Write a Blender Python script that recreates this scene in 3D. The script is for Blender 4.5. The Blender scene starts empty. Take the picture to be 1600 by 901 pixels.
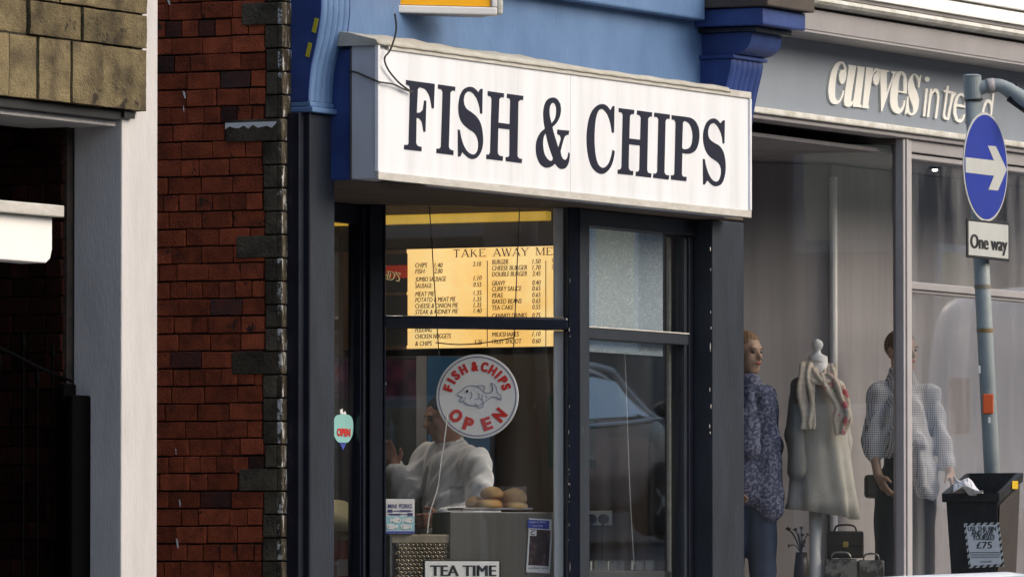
import bpy, bmesh, math, random
import numpy as np
from mathutils import Vector, Matrix, noise
random.seed(4); rng = np.random.default_rng(4)
R = math.radians
sc = bpy.context.scene
col = sc.collection

# ------------------------------------------------------------------ camera
F = 12000.0; PX, PY = 800.0, 450.5            # focal length and centre in photo pixels
PIT = math.atan((943 - PY) / F); TH = math.atan((7012 - PX) / F)
fh = np.array([math.cos(TH), math.sin(TH), 0.0])
fw = fh * math.cos(PIT) + np.array([0, 0, math.sin(PIT)])
rt = np.array([math.sin(TH), -math.cos(TH), 0.0]); up = np.cross(rt, fw)
C = np.array([-33.741, -17.094, 0.85])
cam_d = bpy.data.cameras.new('camera'); cam = bpy.data.objects.new('camera', cam_d); col.objects.link(cam)
cam_d.sensor_width = 36; cam_d.lens = F / 1600 * 36; cam_d.clip_start = 0.5; cam_d.clip_end = 600
M = Matrix(((rt[0], up[0], -fw[0], C[0]), (rt[1], up[1], -fw[1], C[1]), (rt[2], up[2], -fw[2], C[2]), (0, 0, 0, 1)))
cam.matrix_world = M
sc.camera = cam

# ------------------------------------------------------------------ sky, sun, exposure
SUN_EL, SUN_AZ = R(33), Vector((0.35, -0.94, 0)).normalized()
w = bpy.data.worlds.new('World'); sc.world = w; w.use_nodes = True
nt = w.node_tree; bg = nt.nodes['Background']
sky = nt.nodes.new('ShaderNodeTexSky'); sky.sky_type = 'NISHITA'; sky.sun_disc = False
sky.sun_elevation = SUN_EL; sky.sun_rotation = math.atan2(SUN_AZ.x, SUN_AZ.y)
sky.air_density = 1.2; sky.dust_density = 4.0; sky.ozone_density = 1.0
nt.links.new(sky.outputs[0], bg.inputs[0]); bg.inputs[1].default_value = 0.15
sd = bpy.data.lights.new('sun', 'SUN'); sd.energy = 0.95; sd.angle = R(40); sd.color = (1, 0.96, 0.9)
sun = bpy.data.objects.new('sun', sd); col.objects.link(sun)
sv = Vector((SUN_AZ.x * math.cos(SUN_EL), SUN_AZ.y * math.cos(SUN_EL), math.sin(SUN_EL)))
sun.rotation_euler = sv.to_track_quat('Z', 'Y').to_euler()
vs = sc.view_settings; vs.view_transform = 'Standard'; vs.look = 'None'; vs.gamma = 1; vs.exposure = 0.45
vs.use_curve_mapping = False
sc.cycles.max_bounces = 8; sc.cycles.transparent_max_bounces = 16
sc.cycles.use_denoising = True

# ------------------------------------------------------------------ pixel -> place helpers (a ray of the photo cut with a real plane)
def ray(px, py): return fw + rt * (px - PX) / F - up * (py - PY) / F
def aY(px, py, Y=0.0): v = ray(px, py); return C + v * (Y - C[1]) / v[1]
def aX(px, py, X=0.0): v = ray(px, py); return C + v * (X - C[0]) / v[0]
def aD(px, py, D): return C + ray(px, py) * D
def aP(px, py, p0, n): v = ray(px, py); n = np.array(n, float); return C + v * (np.dot(np.array(p0) - C, n) / np.dot(v, n))
def ground_z(x): return 0.03 * x if x < 0 else 0.055 * x

# ------------------------------------------------------------------ materials
def node(t, k, **kw):
    n = t.nodes.new(k)
    for a, b in kw.items(): setattr(n, a, b)
    return n
def c4(c): return (c[0], c[1], c[2], 1)
def mat(name, c, rough=.6, metal=0, var=.25, c2=None, scale=6, stretch=(1, 1, 1), bump=0, bscale=60, spec=.4, rnd=0, flake=None, flake_amt=.62, flake_scale=14, emit=0, ramp=(.35, .7)):
    m = bpy.data.materials.new(name); m.use_nodes = True; t = m.node_tree; b = t.nodes['Principled BSDF']
    tc = node(t, 'ShaderNodeTexCoord'); mp = node(t, 'ShaderNodeMapping'); mp.inputs['Scale'].default_value = stretch
    t.links.new(tc.outputs['Object'], mp.inputs[0])
    if rnd:
        oi = node(t, 'ShaderNodeObjectInfo'); ad = node(t, 'ShaderNodeVectorMath', operation='ADD'); sc_ = node(t, 'ShaderNodeVectorMath', operation='SCALE')
        cb = node(t, 'ShaderNodeCombineXYZ')
        for i in range(3): t.links.new(oi.outputs['Random'], cb.inputs[i])
        sc_.inputs['Scale'].default_value = 37; t.links.new(cb.outputs[0], sc_.inputs[0])
        t.links.new(mp.outputs[0], ad.inputs[0]); t.links.new(sc_.outputs[0], ad.inputs[1]); vec = ad.outputs[0]
    else: vec = mp.outputs[0]
    n1 = node(t, 'ShaderNodeTexNoise'); n1.inputs['Scale'].default_value = scale; n1.inputs['Detail'].default_value = 7; n1.inputs['Roughness'].default_value = .62
    t.links.new(vec, n1.inputs['Vector'])
    mr = node(t, 'ShaderNodeMapRange'); mr.inputs[1].default_value = ramp[0]; mr.inputs[2].default_value = ramp[1]
    t.links.new(n1.outputs[0], mr.inputs[0])
    mx = node(t, 'ShaderNodeMix', data_type='RGBA')
    if c2 is None: c2 = tuple(x * (1 - var) for x in c)
    mx.inputs['A'].default_value = c4(c); mx.inputs['B'].default_value = c4(c2)
    t.links.new(mr.outputs[0], mx.inputs['Factor']); out = mx.outputs['Result']
    if rnd:
        hs = node(t, 'ShaderNodeHueSaturation'); m2 = node(t, 'ShaderNodeMapRange'); m2.inputs[3].default_value = 1 - rnd; m2.inputs[4].default_value = 1 + rnd
        t.links.new(oi.outputs['Random'], m2.inputs[0]); t.links.new(m2.outputs[0], hs.inputs['Value']); t.links.new(out, hs.inputs['Color']); out = hs.outputs[0]
    if flake:
        n3 = node(t, 'ShaderNodeTexNoise'); n3.inputs['Scale'].default_value = flake_scale; n3.inputs['Detail'].default_value = 8; n3.inputs['Roughness'].default_value = .7
        t.links.new(vec, n3.inputs['Vector'])
        m3 = node(t, 'ShaderNodeMapRange'); m3.inputs[1].default_value = flake_amt; m3.inputs[2].default_value = flake_amt + .03; t.links.new(n3.outputs[0], m3.inputs[0])
        x3 = node(t, 'ShaderNodeMix', data_type='RGBA'); t.links.new(m3.outputs[0], x3.inputs['Factor']); t.links.new(out, x3.inputs['A']); x3.inputs['B'].default_value = c4(flake); out = x3.outputs['Result']
    t.links.new(out, b.inputs['Base Color'])
    b.inputs['Roughness'].default_value = rough; b.inputs['Metallic'].default_value = metal; b.inputs['Specular IOR Level'].default_value = spec
    if bump:
        n2 = node(t, 'ShaderNodeTexNoise'); n2.inputs['Scale'].default_value = bscale; n2.inputs['Detail'].default_value = 5
        t.links.new(vec, n2.inputs['Vector']); bp = node(t, 'ShaderNodeBump'); bp.inputs['Strength'].default_value = bump; bp.inputs['Distance'].default_value = .01
        t.links.new(n2.outputs[0], bp.inputs['Height']); t.links.new(bp.outputs[0], b.inputs['Normal'])
    if emit:
        t.links.new(out, b.inputs['Emission Color']); b.inputs['Emission Strength'].default_value = emit
    return m
def glass(name, tint=(1, 1, 1), dirt_haze=.05, refl=1.0, f0=.04):
    m = bpy.data.materials.new(name); m.use_nodes = True; t = m.node_tree; t.nodes.clear()
    o = node(t, 'ShaderNodeOutputMaterial'); tr = node(t, 'ShaderNodeBsdfTransparent'); tr.inputs[0].default_value = c4(tint)
    gl = node(t, 'ShaderNodeBsdfGlossy'); gl.inputs['Roughness'].default_value = .012; gl.inputs[0].default_value = (.95, .97, 1, 1)
    lw = node(t, 'ShaderNodeLayerWeight'); lw.inputs['Blend'].default_value = .5
    pw = node(t, 'ShaderNodeMath', operation='POWER'); pw.inputs[1].default_value = 5; t.links.new(lw.outputs['Facing'], pw.inputs[0])
    ma = node(t, 'ShaderNodeMath', operation='MULTIPLY_ADD'); ma.inputs[1].default_value = .96 * refl; ma.inputs[2].default_value = f0 * refl; t.links.new(pw.outputs[0], ma.inputs[0])
    tc = node(t, 'ShaderNodeTexCoord'); mp = node(t, 'ShaderNodeMapping'); mp.inputs['Scale'].default_value = (2.6, 2.6, .35); t.links.new(tc.outputs['Object'], mp.inputs[0])
    nz = node(t, 'ShaderNodeTexNoise'); nz.inputs['Scale'].default_value = 2.2; nz.inputs['Detail'].default_value = 6; t.links.new(mp.outputs[0], nz.inputs['Vector'])
    mr = node(t, 'ShaderNodeMapRange'); mr.inputs[1].default_value = .45; mr.inputs[2].default_value = .75; mr.inputs[4].default_value = dirt_haze; t.links.new(nz.outputs[0], mr.inputs[0])
    df = node(t, 'ShaderNodeBsdfDiffuse'); df.inputs[0].default_value = (.6, .6, .62, 1)
    m1 = node(t, 'ShaderNodeMixShader'); m2 = node(t, 'ShaderNodeMixShader')
    t.links.new(mr.outputs[0], m1.inputs[0]); t.links.new(tr.outputs[0], m1.inputs[1]); t.links.new(df.outputs[0], m1.inputs[2])
    t.links.new(ma.outputs[0], m2.inputs[0]); t.links.new(m1.outputs[0], m2.inputs[1]); t.links.new(gl.outputs[0], m2.inputs[2])
    t.links.new(m2.outputs[0], o.inputs[0]); return m

MT = {}
def m_(k, *a, **kw):
    if k not in MT: MT[k] = mat(k, *a, **kw)
    return MT[k]
m_('brick', (.38, .088, .038), .95, c2=(.19, .048, .025), scale=11, bump=.9, bscale=110, rnd=.28, spec=.15, ramp=(.38, .66), flake=(.06, .035, .03), flake_amt=.625, flake_scale=9)
m_('brick_dark', (.13, .04, .028), .92, c2=(.05, .035, .033), scale=9, bump=.9, bscale=110, rnd=.35, spec=.15)
m_('brick_shaded', (.035, .011, .008), .95, spec=.05, c2=(.014, .007, .006), scale=9, bump=.5, bscale=90, rnd=.5)  # shade of the passage put into the brick colour
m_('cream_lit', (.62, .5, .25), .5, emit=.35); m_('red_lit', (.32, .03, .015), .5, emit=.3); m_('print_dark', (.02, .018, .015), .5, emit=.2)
m_('mortar', (.05, .038, .03), .95, c2=(.02, .018, .016), scale=12, bump=.6, bscale=120)
m_('quoin', (.115, .096, .068), .97, c2=(.042, .035, .028), scale=8, bump=1.0, bscale=60, rnd=.3, spec=.08, ramp=(.36, .68))
m_('quoin_edge', (.13, .105, .07), .95, spec=.1, c2=(.03, .026, .024), scale=14, bump=.6, bscale=70, rnd=.3, flake=(.6, .6, .58), flake_amt=.56, flake_scale=9, stretch=(6, 1, 1))
m_('sandstone', (.205, .165, .092), .95, c2=(.065, .052, .034), scale=4.2, bump=.9, bscale=95, rnd=.16, spec=.1, stretch=(1, 1, 1.1), ramp=(.40, .66), flake=(.045, .036, .028), flake_amt=.60, flake_scale=4.5)
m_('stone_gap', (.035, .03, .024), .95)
m_('white_render', (.59, .57, .565), .75, c2=(.48, .465, .46), scale=4, bump=.25, bscale=45, stretch=(2.5, 2.5, .5), ramp=(.42, .8), flake=(.30, .285, .26), flake_amt=.70, flake_scale=6)
m_('charcoal', (.029, .036, .049), .45, spec=.25, c2=(.019, .023, .031), scale=9, stretch=(1, 1, .3), bump=.2, bscale=60, flake=(.09, .10, .105), flake_amt=.665, flake_scale=17)
m_('navy_black', (.016, .018, .03), .35, var=.4, scale=8, bump=.12, bscale=40, flake=(.3, .3, .28), flake_amt=.745, flake_scale=26)
m_('navy_gloss', (.012, .015, .03), .22, var=.3, bump=.25, bscale=24, flake=(.5, .5, .48), flake_amt=.75, flake_scale=30)
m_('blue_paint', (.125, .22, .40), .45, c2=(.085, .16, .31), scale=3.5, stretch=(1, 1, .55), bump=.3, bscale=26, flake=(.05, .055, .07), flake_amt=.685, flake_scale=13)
m_('blue_shaded', (.035, .072, .255), .45, c2=(.022, .042, .16), scale=5, bump=.15, bscale=30, flake=(.2, .22, .26), flake_amt=.70, flake_scale=18)  # deeper blue: shade on side faces and right bracket put into the colour
m_('yellow_patch', (.62, .55, .03), .6)
m_('lead', (.48, .46, .40), .55, c2=(.36, .34, .28), scale=7, bump=.5, bscale=18)
m_('aluminium', (.62, .60, .56), .4, c2=(.45, .43, .38), scale=9, stretch=(1, 1, 3))
m_('sign_white', (.79, .80, .83), .3, c2=(.66, .67, .69), scale=2.6, stretch=(3.0, 1, .25), ramp=(.42, .72), emit=.05)  # slight glow added, though the sign face is taken as unlit
m_('sign_side', (.62, .63, .68), .5, c2=(.5, .51, .56), scale=4, stretch=(1, 1, .4))
m_('sign_black', (.012, .012, .03), .35, var=.2)
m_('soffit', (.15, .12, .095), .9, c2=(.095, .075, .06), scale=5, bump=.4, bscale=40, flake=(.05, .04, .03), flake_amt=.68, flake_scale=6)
m_('orange', (.85, .40, .01), .35, var=.1, emit=.15)
m_('cable', (.05, .045, .035), .6)
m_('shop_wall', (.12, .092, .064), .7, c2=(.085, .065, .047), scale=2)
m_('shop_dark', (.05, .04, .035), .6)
m_('tan_wood', (.14, .083, .047), .55, c2=(.095, .055, .032), scale=4, stretch=(5, 5, .5))
m_('shop_floor', (.12, .11, .10), .5)
m_('ceiling_tan', (.46, .35, .22), .8, var=.2)
m_('cove', (.80, .50, .06), .5, var=.25, scale=3, emit=.35)  # glow added to yellow trunking that only catches the menu board's light
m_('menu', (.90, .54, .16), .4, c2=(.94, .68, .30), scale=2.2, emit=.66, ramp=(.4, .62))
m_('menu_text', (.03, .02, .012), .6, var=.1)
m_('red', (.68, .03, .025), .5, var=.1)
m_('dark_red', (.20, .02, .012), .5, var=.1)
m_('black', (.012, .012, .013), .45, var=.2)
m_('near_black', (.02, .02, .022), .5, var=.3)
m_('cream', (.62, .58, .36), .5, var=.08)
m_('white', (.78, .78, .78), .5, var=.05)
m_('paper', (.84, .85, .86), .6, var=.06)
m_('fish_fill', (.78, .80, .84), .5, var=.1, scale=30)
m_('teal', (.30, .62, .60), .5, var=.1)
m_('sky_blue', (.35, .66, .74), .5, var=.06)
m_('navy', (.06, .06, .22), .5, var=.1)
m_('poster_blue', (.06, .09, .45), .5, var=.2)
m_('bright_blue', (.045, .16, .33), .5, var=.15, scale=3)
m_('green_poster', (.012, .06, .035), .6, var=.2)
m_('poster_dark', (.05, .035, .04), .5, c2=(.25, .16, .15), scale=18, ramp=(.5, .75))
m_('pale_text', (.5, .5, .46), .6, var=.05)
m_('bottle_blue', (.03, .05, .09), .3)
m_('purple', (.035, .012, .035), .5, c2=(.11, .025, .06), scale=7, ramp=(.5, .62))
m_('steel', (.30, .28, .25), .34, metal=.9, c2=(.24, .225, .20), scale=2, stretch=(9, 9, .3))
m_('mesh_steel', (.42, .36, .27), .45, metal=.7, c2=(.2, .17, .12), scale=6)
m_('chrome', (.75, .74, .72), .18, metal=1, var=.1)
m_('bun', (.48, .25, .075), .75, c2=(.62, .44, .2), scale=9, bump=.2, ramp=(.4, .65))
m_('coat', (.84, .84, .88), .85, var=.08, bump=.1, bscale=30)
m_('skin', (.42, .20, .14), .55, var=.12, scale=14)
m_('skin_mannequin', (.42, .27, .19), .45, var=.1, scale=12)
m_('hair_dark', (.03, .018, .013), .9, spec=.1)
m_('hair_blond', (.26, .16, .085), .6, c2=(.17, .10, .05), scale=18, stretch=(3, 3, .6))
m_('hair_brown', (.16, .09, .05), .55, c2=(.08, .045, .025), scale=18, stretch=(3, 3, .6))
m_('lips', (.35, .06, .05), .4)
m_('eye', (.02, .016, .014), .3)
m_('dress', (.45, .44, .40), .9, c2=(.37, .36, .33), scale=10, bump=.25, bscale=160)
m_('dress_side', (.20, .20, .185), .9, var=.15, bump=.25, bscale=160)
m_('scarf', (.62, .55, .46), .9, var=.12, bump=.2, bscale=120)
m_('scarf_flower', (.62, .55, .46), .9, c2=(.55, .13, .16), scale=16, ramp=(.53, .57), flake=(.12, .3, .12), flake_amt=.61, flake_scale=13)
m_('floral', (.07, .08, .15), .9, c2=(.24, .26, .36), scale=60, ramp=(.48, .58), bump=.2)
m_('jeans', (.055, .085, .15), .9, var=.3, bump=.2)
m_('trousers', (.012, .013, .018), .85, var=.2)
m_('bag', (.03, .022, .02), .4, var=.3)
m_('bag_light', (.26, .25, .23), .3, metal=.4, c2=(.07, .065, .06), scale=14, ramp=(.45, .55))
m_('gold', (.6, .42, .12), .3, metal=1)
m_('grey_fascia', (.26, .295, .345), .45, c2=(.23, .26, .305), scale=2.5, stretch=(1, 1, .3))
m_('pink_grey', (.33, .312, .32), .55, c2=(.28, .265, .272), scale=3)
m_('mullion_grey', (.44, .42, .425), .5, c2=(.38, .36, .365), scale=4)
m_('frame_grey', (.36, .342, .35), .5, c2=(.30, .285, .29), scale=4)
m_('ledge', (.72, .71, .68), .7, c2=(.42, .41, .34), scale=7, bump=.5, bscale=30)
m_('upper_white', (.88, .87, .85), .8, var=.04)
m_('display_back', (.33, .315, .325), .85, c2=(.25, .238, .246), scale=2, stretch=(4, 4, .3))
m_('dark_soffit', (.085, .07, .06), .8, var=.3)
m_('letter_white', (.86, .85, .80), .4, var=.04)
m_('pole_grey', (.33, .375, .38), .45, c2=(.25, .29, .30), scale=8, bump=.15, flake=(.3, .2, .05), flake_amt=.74, flake_scale=9)
m_('sign_blue', (.018, .04, .36), .35, c2=(.03, .05, .30), scale=5, flake=(.2, .24, .5), flake_amt=.74, flake_scale=40)
m_('sign_rim', (.55, .56, .54), .4, var=.1)
m_('bin', (.016, .016, .018), .45, c2=(.035, .034, .034), scale=7, bump=.25, bscale=30, flake=(.10, .10, .10), flake_amt=.70, flake_scale=24)
m_('bin_side', (.07, .06, .055), .5, var=.25)
m_('sticker', (.75, .12, .03), .5, var=.1)
m_('asphalt', (.06, .06, .062), .9, var=.25, scale=30)
m_('paving', (.26, .25, .24), .9, var=.2, scale=8)
m_('far_stone', (.045, .038, .032), .9, c2=(.022, .019, .017), scale=1.4, bump=.5, bscale=9)
m_('far_pale', (.24, .23, .22), .9, c2=(.15, .14, .135), scale=.8)
m_('far_render', (.20, .19, .18), .9, var=.15, scale=1)
m_('slate', (.05, .05, .055), .7, var=.3)
m_('car_paint', (.34, .32, .32), .18, metal=.55, var=.02, spec=.6); m_('white_paint', (.75, .75, .76), .25, var=.02)
m_('tyre', (.02, .02, .02), .8)
m_('car_glass', (.78, .82, .86), .05, metal=.95, var=.05)
m_('lamp_red', (.12, .012, .012), .3)
m_('iron', (.003, .003, .0035), .9, spec=.02)
m_('rust', (.24, .22, .17), .6, c2=(.22, .13, .03), scale=12, ramp=(.45, .6)); m_('spot_glow', (1, .97, .9), .5, var=0, emit=9); m_('cove_paint', (.85, .55, .02), .5)
m_('tube_glow', (1, .94, .83), .5, var=0, emit=26)
MT['glass_front'] = glass('glass_front', (.90, .92, .92), .02, 2.3)
MT['glass_display'] = glass('glass_display', (.97, .97, .97), .12, 1.3)  # grey film raised to put hazy street reflections into the glass
MT['glass_splay'] = glass('glass_splay', (.99, .99, .985), .03, .9)
MT['glass_clear'] = glass('glass_clear', (.97, .97, .97), .10, 1.0)
def lace():
    m = bpy.data.materials.new('lace_film'); m.use_nodes = True; t = m.node_tree; b = t.nodes['Principled BSDF']
    tc = node(t, 'ShaderNodeTexCoord'); mp = node(t, 'ShaderNodeMapping'); mp.inputs['Scale'].default_value = (11, 11, 17); t.links.new(tc.outputs['Object'], mp.inputs[0])
    n0 = node(t, 'ShaderNodeTexNoise'); n0.inputs['Scale'].default_value = 1.2; n0.inputs['Detail'].default_value = 2; t.links.new(mp.outputs[0], n0.inputs['Vector'])
    sb = node(t, 'ShaderNodeVectorMath', operation='MULTIPLY_ADD'); sb.inputs[1].default_value = (1.6, 1.6, 1.6); t.links.new(n0.outputs['Color'], sb.inputs[0]); t.links.new(mp.outputs[0], sb.inputs[2])
    v = node(t, 'ShaderNodeTexVoronoi'); v.feature = 'F1'; v.inputs['Scale'].default_value = 1.3; t.links.new(sb.outputs[0], v.inputs['Vector'])
    s = node(t, 'ShaderNodeMath', operation='PINGPONG'); s.inputs[1].default_value = .17; t.links.new(v.outputs['Distance'], s.inputs[0])
    r = node(t, 'ShaderNodeMapRange'); r.inputs[1].default_value = .125; r.inputs[2].default_value = .165; t.links.new(s.outputs[0], r.inputs[0])
    mx = node(t, 'ShaderNodeMix', data_type='RGBA'); mx.inputs['A'].default_value = (.47, .53, .60, 1); mx.inputs['B'].default_value = (.86, .89, .92, 1)
    t.links.new(r.outputs[0], mx.inputs['Factor']); t.links.new(mx.outputs['Result'], b.inputs['Base Color']); b.inputs['Roughness'].default_value = .7
    return m
MT['lace'] = lace()
def check():
    m = bpy.data.materials.new('checked_cloth'); m.use_nodes = True; t = m.node_tree; b = t.nodes['Principled BSDF']
    tc = node(t, 'ShaderNodeTexCoord'); ck = []
    sx = node(t, 'ShaderNodeSeparateXYZ'); t.links.new(tc.outputs['Object'], sx.inputs[0])
    ad = node(t, 'ShaderNodeMath', operation='MULTIPLY_ADD'); ad.inputs[1].default_value = -.9; t.links.new(sx.outputs[1], ad.inputs[0]); t.links.new(sx.outputs[0], ad.inputs[2])
    for o, k in ((ad.outputs[0], 70), (sx.outputs[2], 82)):
        a = node(t, 'ShaderNodeMath', operation='MULTIPLY'); a.inputs[1].default_value = k; t.links.new(o, a.inputs[0])
        f = node(t, 'ShaderNodeMath', operation='FRACT'); t.links.new(a.outputs[0], f.inputs[0])
        g = node(t, 'ShaderNodeMath', operation='LESS_THAN'); g.inputs[1].default_value = .26; t.links.new(f.outputs[0], g.inputs[0]); ck.append(g)
    mx = node(t, 'ShaderNodeMath', operation='MAXIMUM'); t.links.new(ck[0].outputs[0], mx.inputs[0]); t.links.new(ck[1].outputs[0], mx.inputs[1])
    c = node(t, 'ShaderNodeMix', data_type='RGBA'); c.inputs['A'].default_value = (.70, .70, .72, 1); c.inputs['B'].default_value = (.16, .17, .21, 1)
    t.links.new(mx.outputs[0], c.inputs['Factor']); t.links.new(c.outputs['Result'], b.inputs['Base Color']); b.inputs['Roughness'].default_value = .85
    return m
MT['check'] = check()
def stripes():
    m = bpy.data.materials.new('hazard_stripe'); m.use_nodes = True; t = m.node_tree; b = t.nodes['Principled BSDF']
    tc = node(t, 'ShaderNodeTexCoord'); sx = node(t, 'ShaderNodeSeparateXYZ'); t.links.new(tc.outputs['Object'], sx.inputs[0])
    ad = node(t, 'ShaderNodeMath', operation='ADD'); t.links.new(sx.outputs[1], ad.inputs[0]); t.links.new(sx.outputs[2], ad.inputs[1])
    a = node(t, 'ShaderNodeMath', operation='MULTIPLY'); a.inputs[1].default_value = 32; t.links.new(ad.outputs[0], a.inputs[0])
    f = node(t, 'ShaderNodeMath', operation='FRACT'); t.links.new(a.outputs[0], f.inputs[0]); g = node(t, 'ShaderNodeMath', operation='LESS_THAN'); g.inputs[1].default_value = .45; t.links.new(f.outputs[0], g.inputs[0])
    c = node(t, 'ShaderNodeMix', data_type='RGBA'); c.inputs['A'].default_value = (.62, .62, .6, 1); c.inputs['B'].default_value = (.02, .02, .02, 1)
    t.links.new(g.outputs[0], c.inputs['Factor']); t.links.new(c.outputs['Result'], b.inputs['Base Color'])
    return m
MT['stripes'] = stripes()

# ------------------------------------------------------------------ mesh helpers (all coordinates are world coordinates)
def wloc(o):
    v = Vector((0, 0, 0))
    while o is not None: v += o.location; o = o.parent
    return v
def link(name, me, m, parent=None, smooth=False, bevel=0):
    o = bpy.data.objects.new(name, me); col.objects.link(o)
    if m is not None and not me.materials: me.materials.append(MT[m] if isinstance(m, str) else m)
    if parent is not None: o.parent = parent; o.location = -wloc(parent)
    if smooth: me.polygons.foreach_set('use_smooth', [True] * len(me.polygons))
    if bevel:
        b = o.modifiers.new('bevel', 'BEVEL'); b.width = bevel; b.segments = 2; b.limit_method = 'ANGLE'; b.angle_limit = R(50)
    return o
class MB:
    def __init__(s): s.v = []; s.f = []
    def add(s, vs, fs):
        k = len(s.v); s.v += [tuple(map(float, v)) for v in vs]; s.f += [tuple(i + k for i in f) for f in fs]; return s
    def box(s, x0, x1, y0, y1, z0, z1):
        return s.add([(x0, y0, z0), (x1, y0, z0), (x1, y1, z0), (x0, y1, z0), (x0, y0, z1), (x1, y0, z1), (x1, y1, z1), (x0, y1, z1)],
                     [(3, 2, 1, 0), (4, 5, 6, 7), (0, 1, 5, 4), (1, 2, 6, 5), (2, 3, 7, 6), (3, 0, 4, 7)])
    def obox(s, o, u, v, n, a, b, c):          # oriented box from corner o along unit u,v,n with sizes a,b,c
        o, u, v, n = [np.array(q, float) for q in (o, u, v, n)]
        p = [o + u * i * a + v * j * b + n * k * c for k in (0, 1) for j in (0, 1) for i in (0, 1)]
        f = [(0, 2, 3, 1), (4, 5, 7, 6), (0, 1, 5, 4), (1, 3, 7, 5), (3, 2, 6, 7), (2, 0, 4, 6)]
        if np.dot(np.cross(u, v), n) < 0: f = [q[::-1] for q in f]
        return s.add(p, f)
    def prism(s, pts, d):                       # planar polygon extruded along d
        pts = [np.array(p, float) for p in pts]; d = np.array(d, float); n = len(pts)
        nn = np.zeros(3)
        for i in range(n): nn += np.cross(pts[i], pts[(i + 1) % n])
        fl = np.dot(nn, d) > 0
        f = [tuple(range(n))[::-1], tuple(range(n, 2 * n))] + [(i, (i + 1) % n, n + (i + 1) % n, n + i) for i in range(n)]
        if not fl: f = [q[::-1] for q in f]
        return s.add(pts + [p + d for p in pts], f)
    def tube(s, pts, r, n=8, cap=True):
        pts = [np.array(p, float) for p in pts]; rr = r if hasattr(r, '__len__') else [r] * len(pts); rings = []; a = None
        for i, p in enumerate(pts):
            t = pts[min(i + 1, len(pts) - 1)] - pts[max(i - 1, 0)]; t /= np.linalg.norm(t) + 1e-12
            if a is None: a = np.cross(t, (0, 0, 1.) if abs(t[2]) < .9 else (1., 0, 0))
            a = a - t * np.dot(a, t); a /= np.linalg.norm(a); b = np.cross(t, a)
            rings.append([p + rr[i] * (math.cos(2 * math.pi * k / n) * a + math.sin(2 * math.pi * k / n) * b) for k in range(n)])
        vs = [q for g in rings for q in g]; f = []
        for i in range(len(pts) - 1):
            for k in range(n): f.append((i * n + k, i * n + (k + 1) % n, (i + 1) * n + (k + 1) % n, (i + 1) * n + k))
        if cap: f += [tuple(range(n))[::-1], tuple((len(pts) - 1) * n + k for k in range(n))]
        return s.add(vs, f)
    def rings(s, rs, cap=True):                 # loft of equal rings
        n = len(rs[0]); vs = [q for g in rs for q in g]; f = []
        for i in range(len(rs) - 1):
            for k in range(n): f.append((i * n + k, i * n + (k + 1) % n, (i + 1) * n + (k + 1) % n, (i + 1) * n + k))
        if cap: f += [tuple(range(n))[::-1], tuple((len(rs) - 1) * n + k for k in range(n))]
        return s.add(vs, f)
    def build(s, name, m, parent=None, smooth=False, bevel=0):
        me = bpy.data.meshes.new(name); me.from_pydata(s.v, [], s.f); me.update()
        return link(name, me, m, parent, smooth, bevel)
def B(name, m, parent, x0, x1, y0, y1, z0, z1, bevel=.004): return MB().box(x0, x1, y0, y1, z0, z1).build(name, m, parent, bevel=bevel)
def tag(o, label, cat=None, group=None, kind=None):
    if label: o['label'] = label
    if cat: o['category'] = cat
    if group: o['group'] = group
    if kind: o['kind'] = kind
    return o
def thing(name, loc, label, cat, group=None):
    o = bpy.data.objects.new(name, None); col.objects.link(o); o.location = Vector([float(q) for q in loc]); o.empty_display_size = .1
    return tag(o, label, cat, group)
def spline(pts, n=6, closed=False):
    P = [np.array(p, float) for p in pts]; out = []; N = len(P)
    for i in range(N if closed else N - 1):
        p0, p1, p2, p3 = (P[(i - 1) % N], P[i], P[(i + 1) % N], P[(i + 2) % N]) if closed else (P[max(i - 1, 0)], P[i], P[i + 1], P[min(i + 2, N - 1)])
        for k in range(n):
            t = k / n; out.append(.5 * ((2 * p1) + (p2 - p0) * t + (2 * p0 - 5 * p1 + 4 * p2 - p3) * t * t + (3 * p1 - p0 - 3 * p2 + p3) * t ** 3))
    if not closed: out.append(P[-1])
    return out
def smooth_outline(pts, sharp=38):             # closed outline: corners sharper than `sharp` stay corners, the rest is curved
    P = [np.array(p, float) for p in pts]; N = len(P); cor = []
    for i in range(N):
        a = P[i] - P[i - 1]; b = P[(i + 1) % N] - P[i]
        ang = math.degrees(math.acos(max(-1, min(1, np.dot(a, b) / (np.linalg.norm(a) * np.linalg.norm(b) + 1e-9)))))
        cor.append(ang > sharp)
    out = []
    for i in range(N):
        j = (i + 1) % N; p1, p2 = P[i], P[j]
        L = np.linalg.norm(p2 - p1)
        t1 = (p2 - p1) if cor[i] else (P[j] - P[i - 1]) / (np.linalg.norm(P[j] - P[i - 1]) + 1e-9) * L
        t2 = (p2 - p1) if cor[j] else (P[(j + 1) % N] - P[i]) / (np.linalg.norm(P[(j + 1) % N] - P[i]) + 1e-9) * L
        K = 1 if cor[i] and cor[j] else 4
        for k in range(K):
            t = k / K; out.append((2 * t**3 - 3 * t**2 + 1) * p1 + (t**3 - 2 * t**2 + t) * t1 + (-2 * t**3 + 3 * t**2) * p2 + (t**3 - t**2) * t2)
    return out
queue = []   # flat lettering and filled outlines are turned to meshes together at the end
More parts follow.
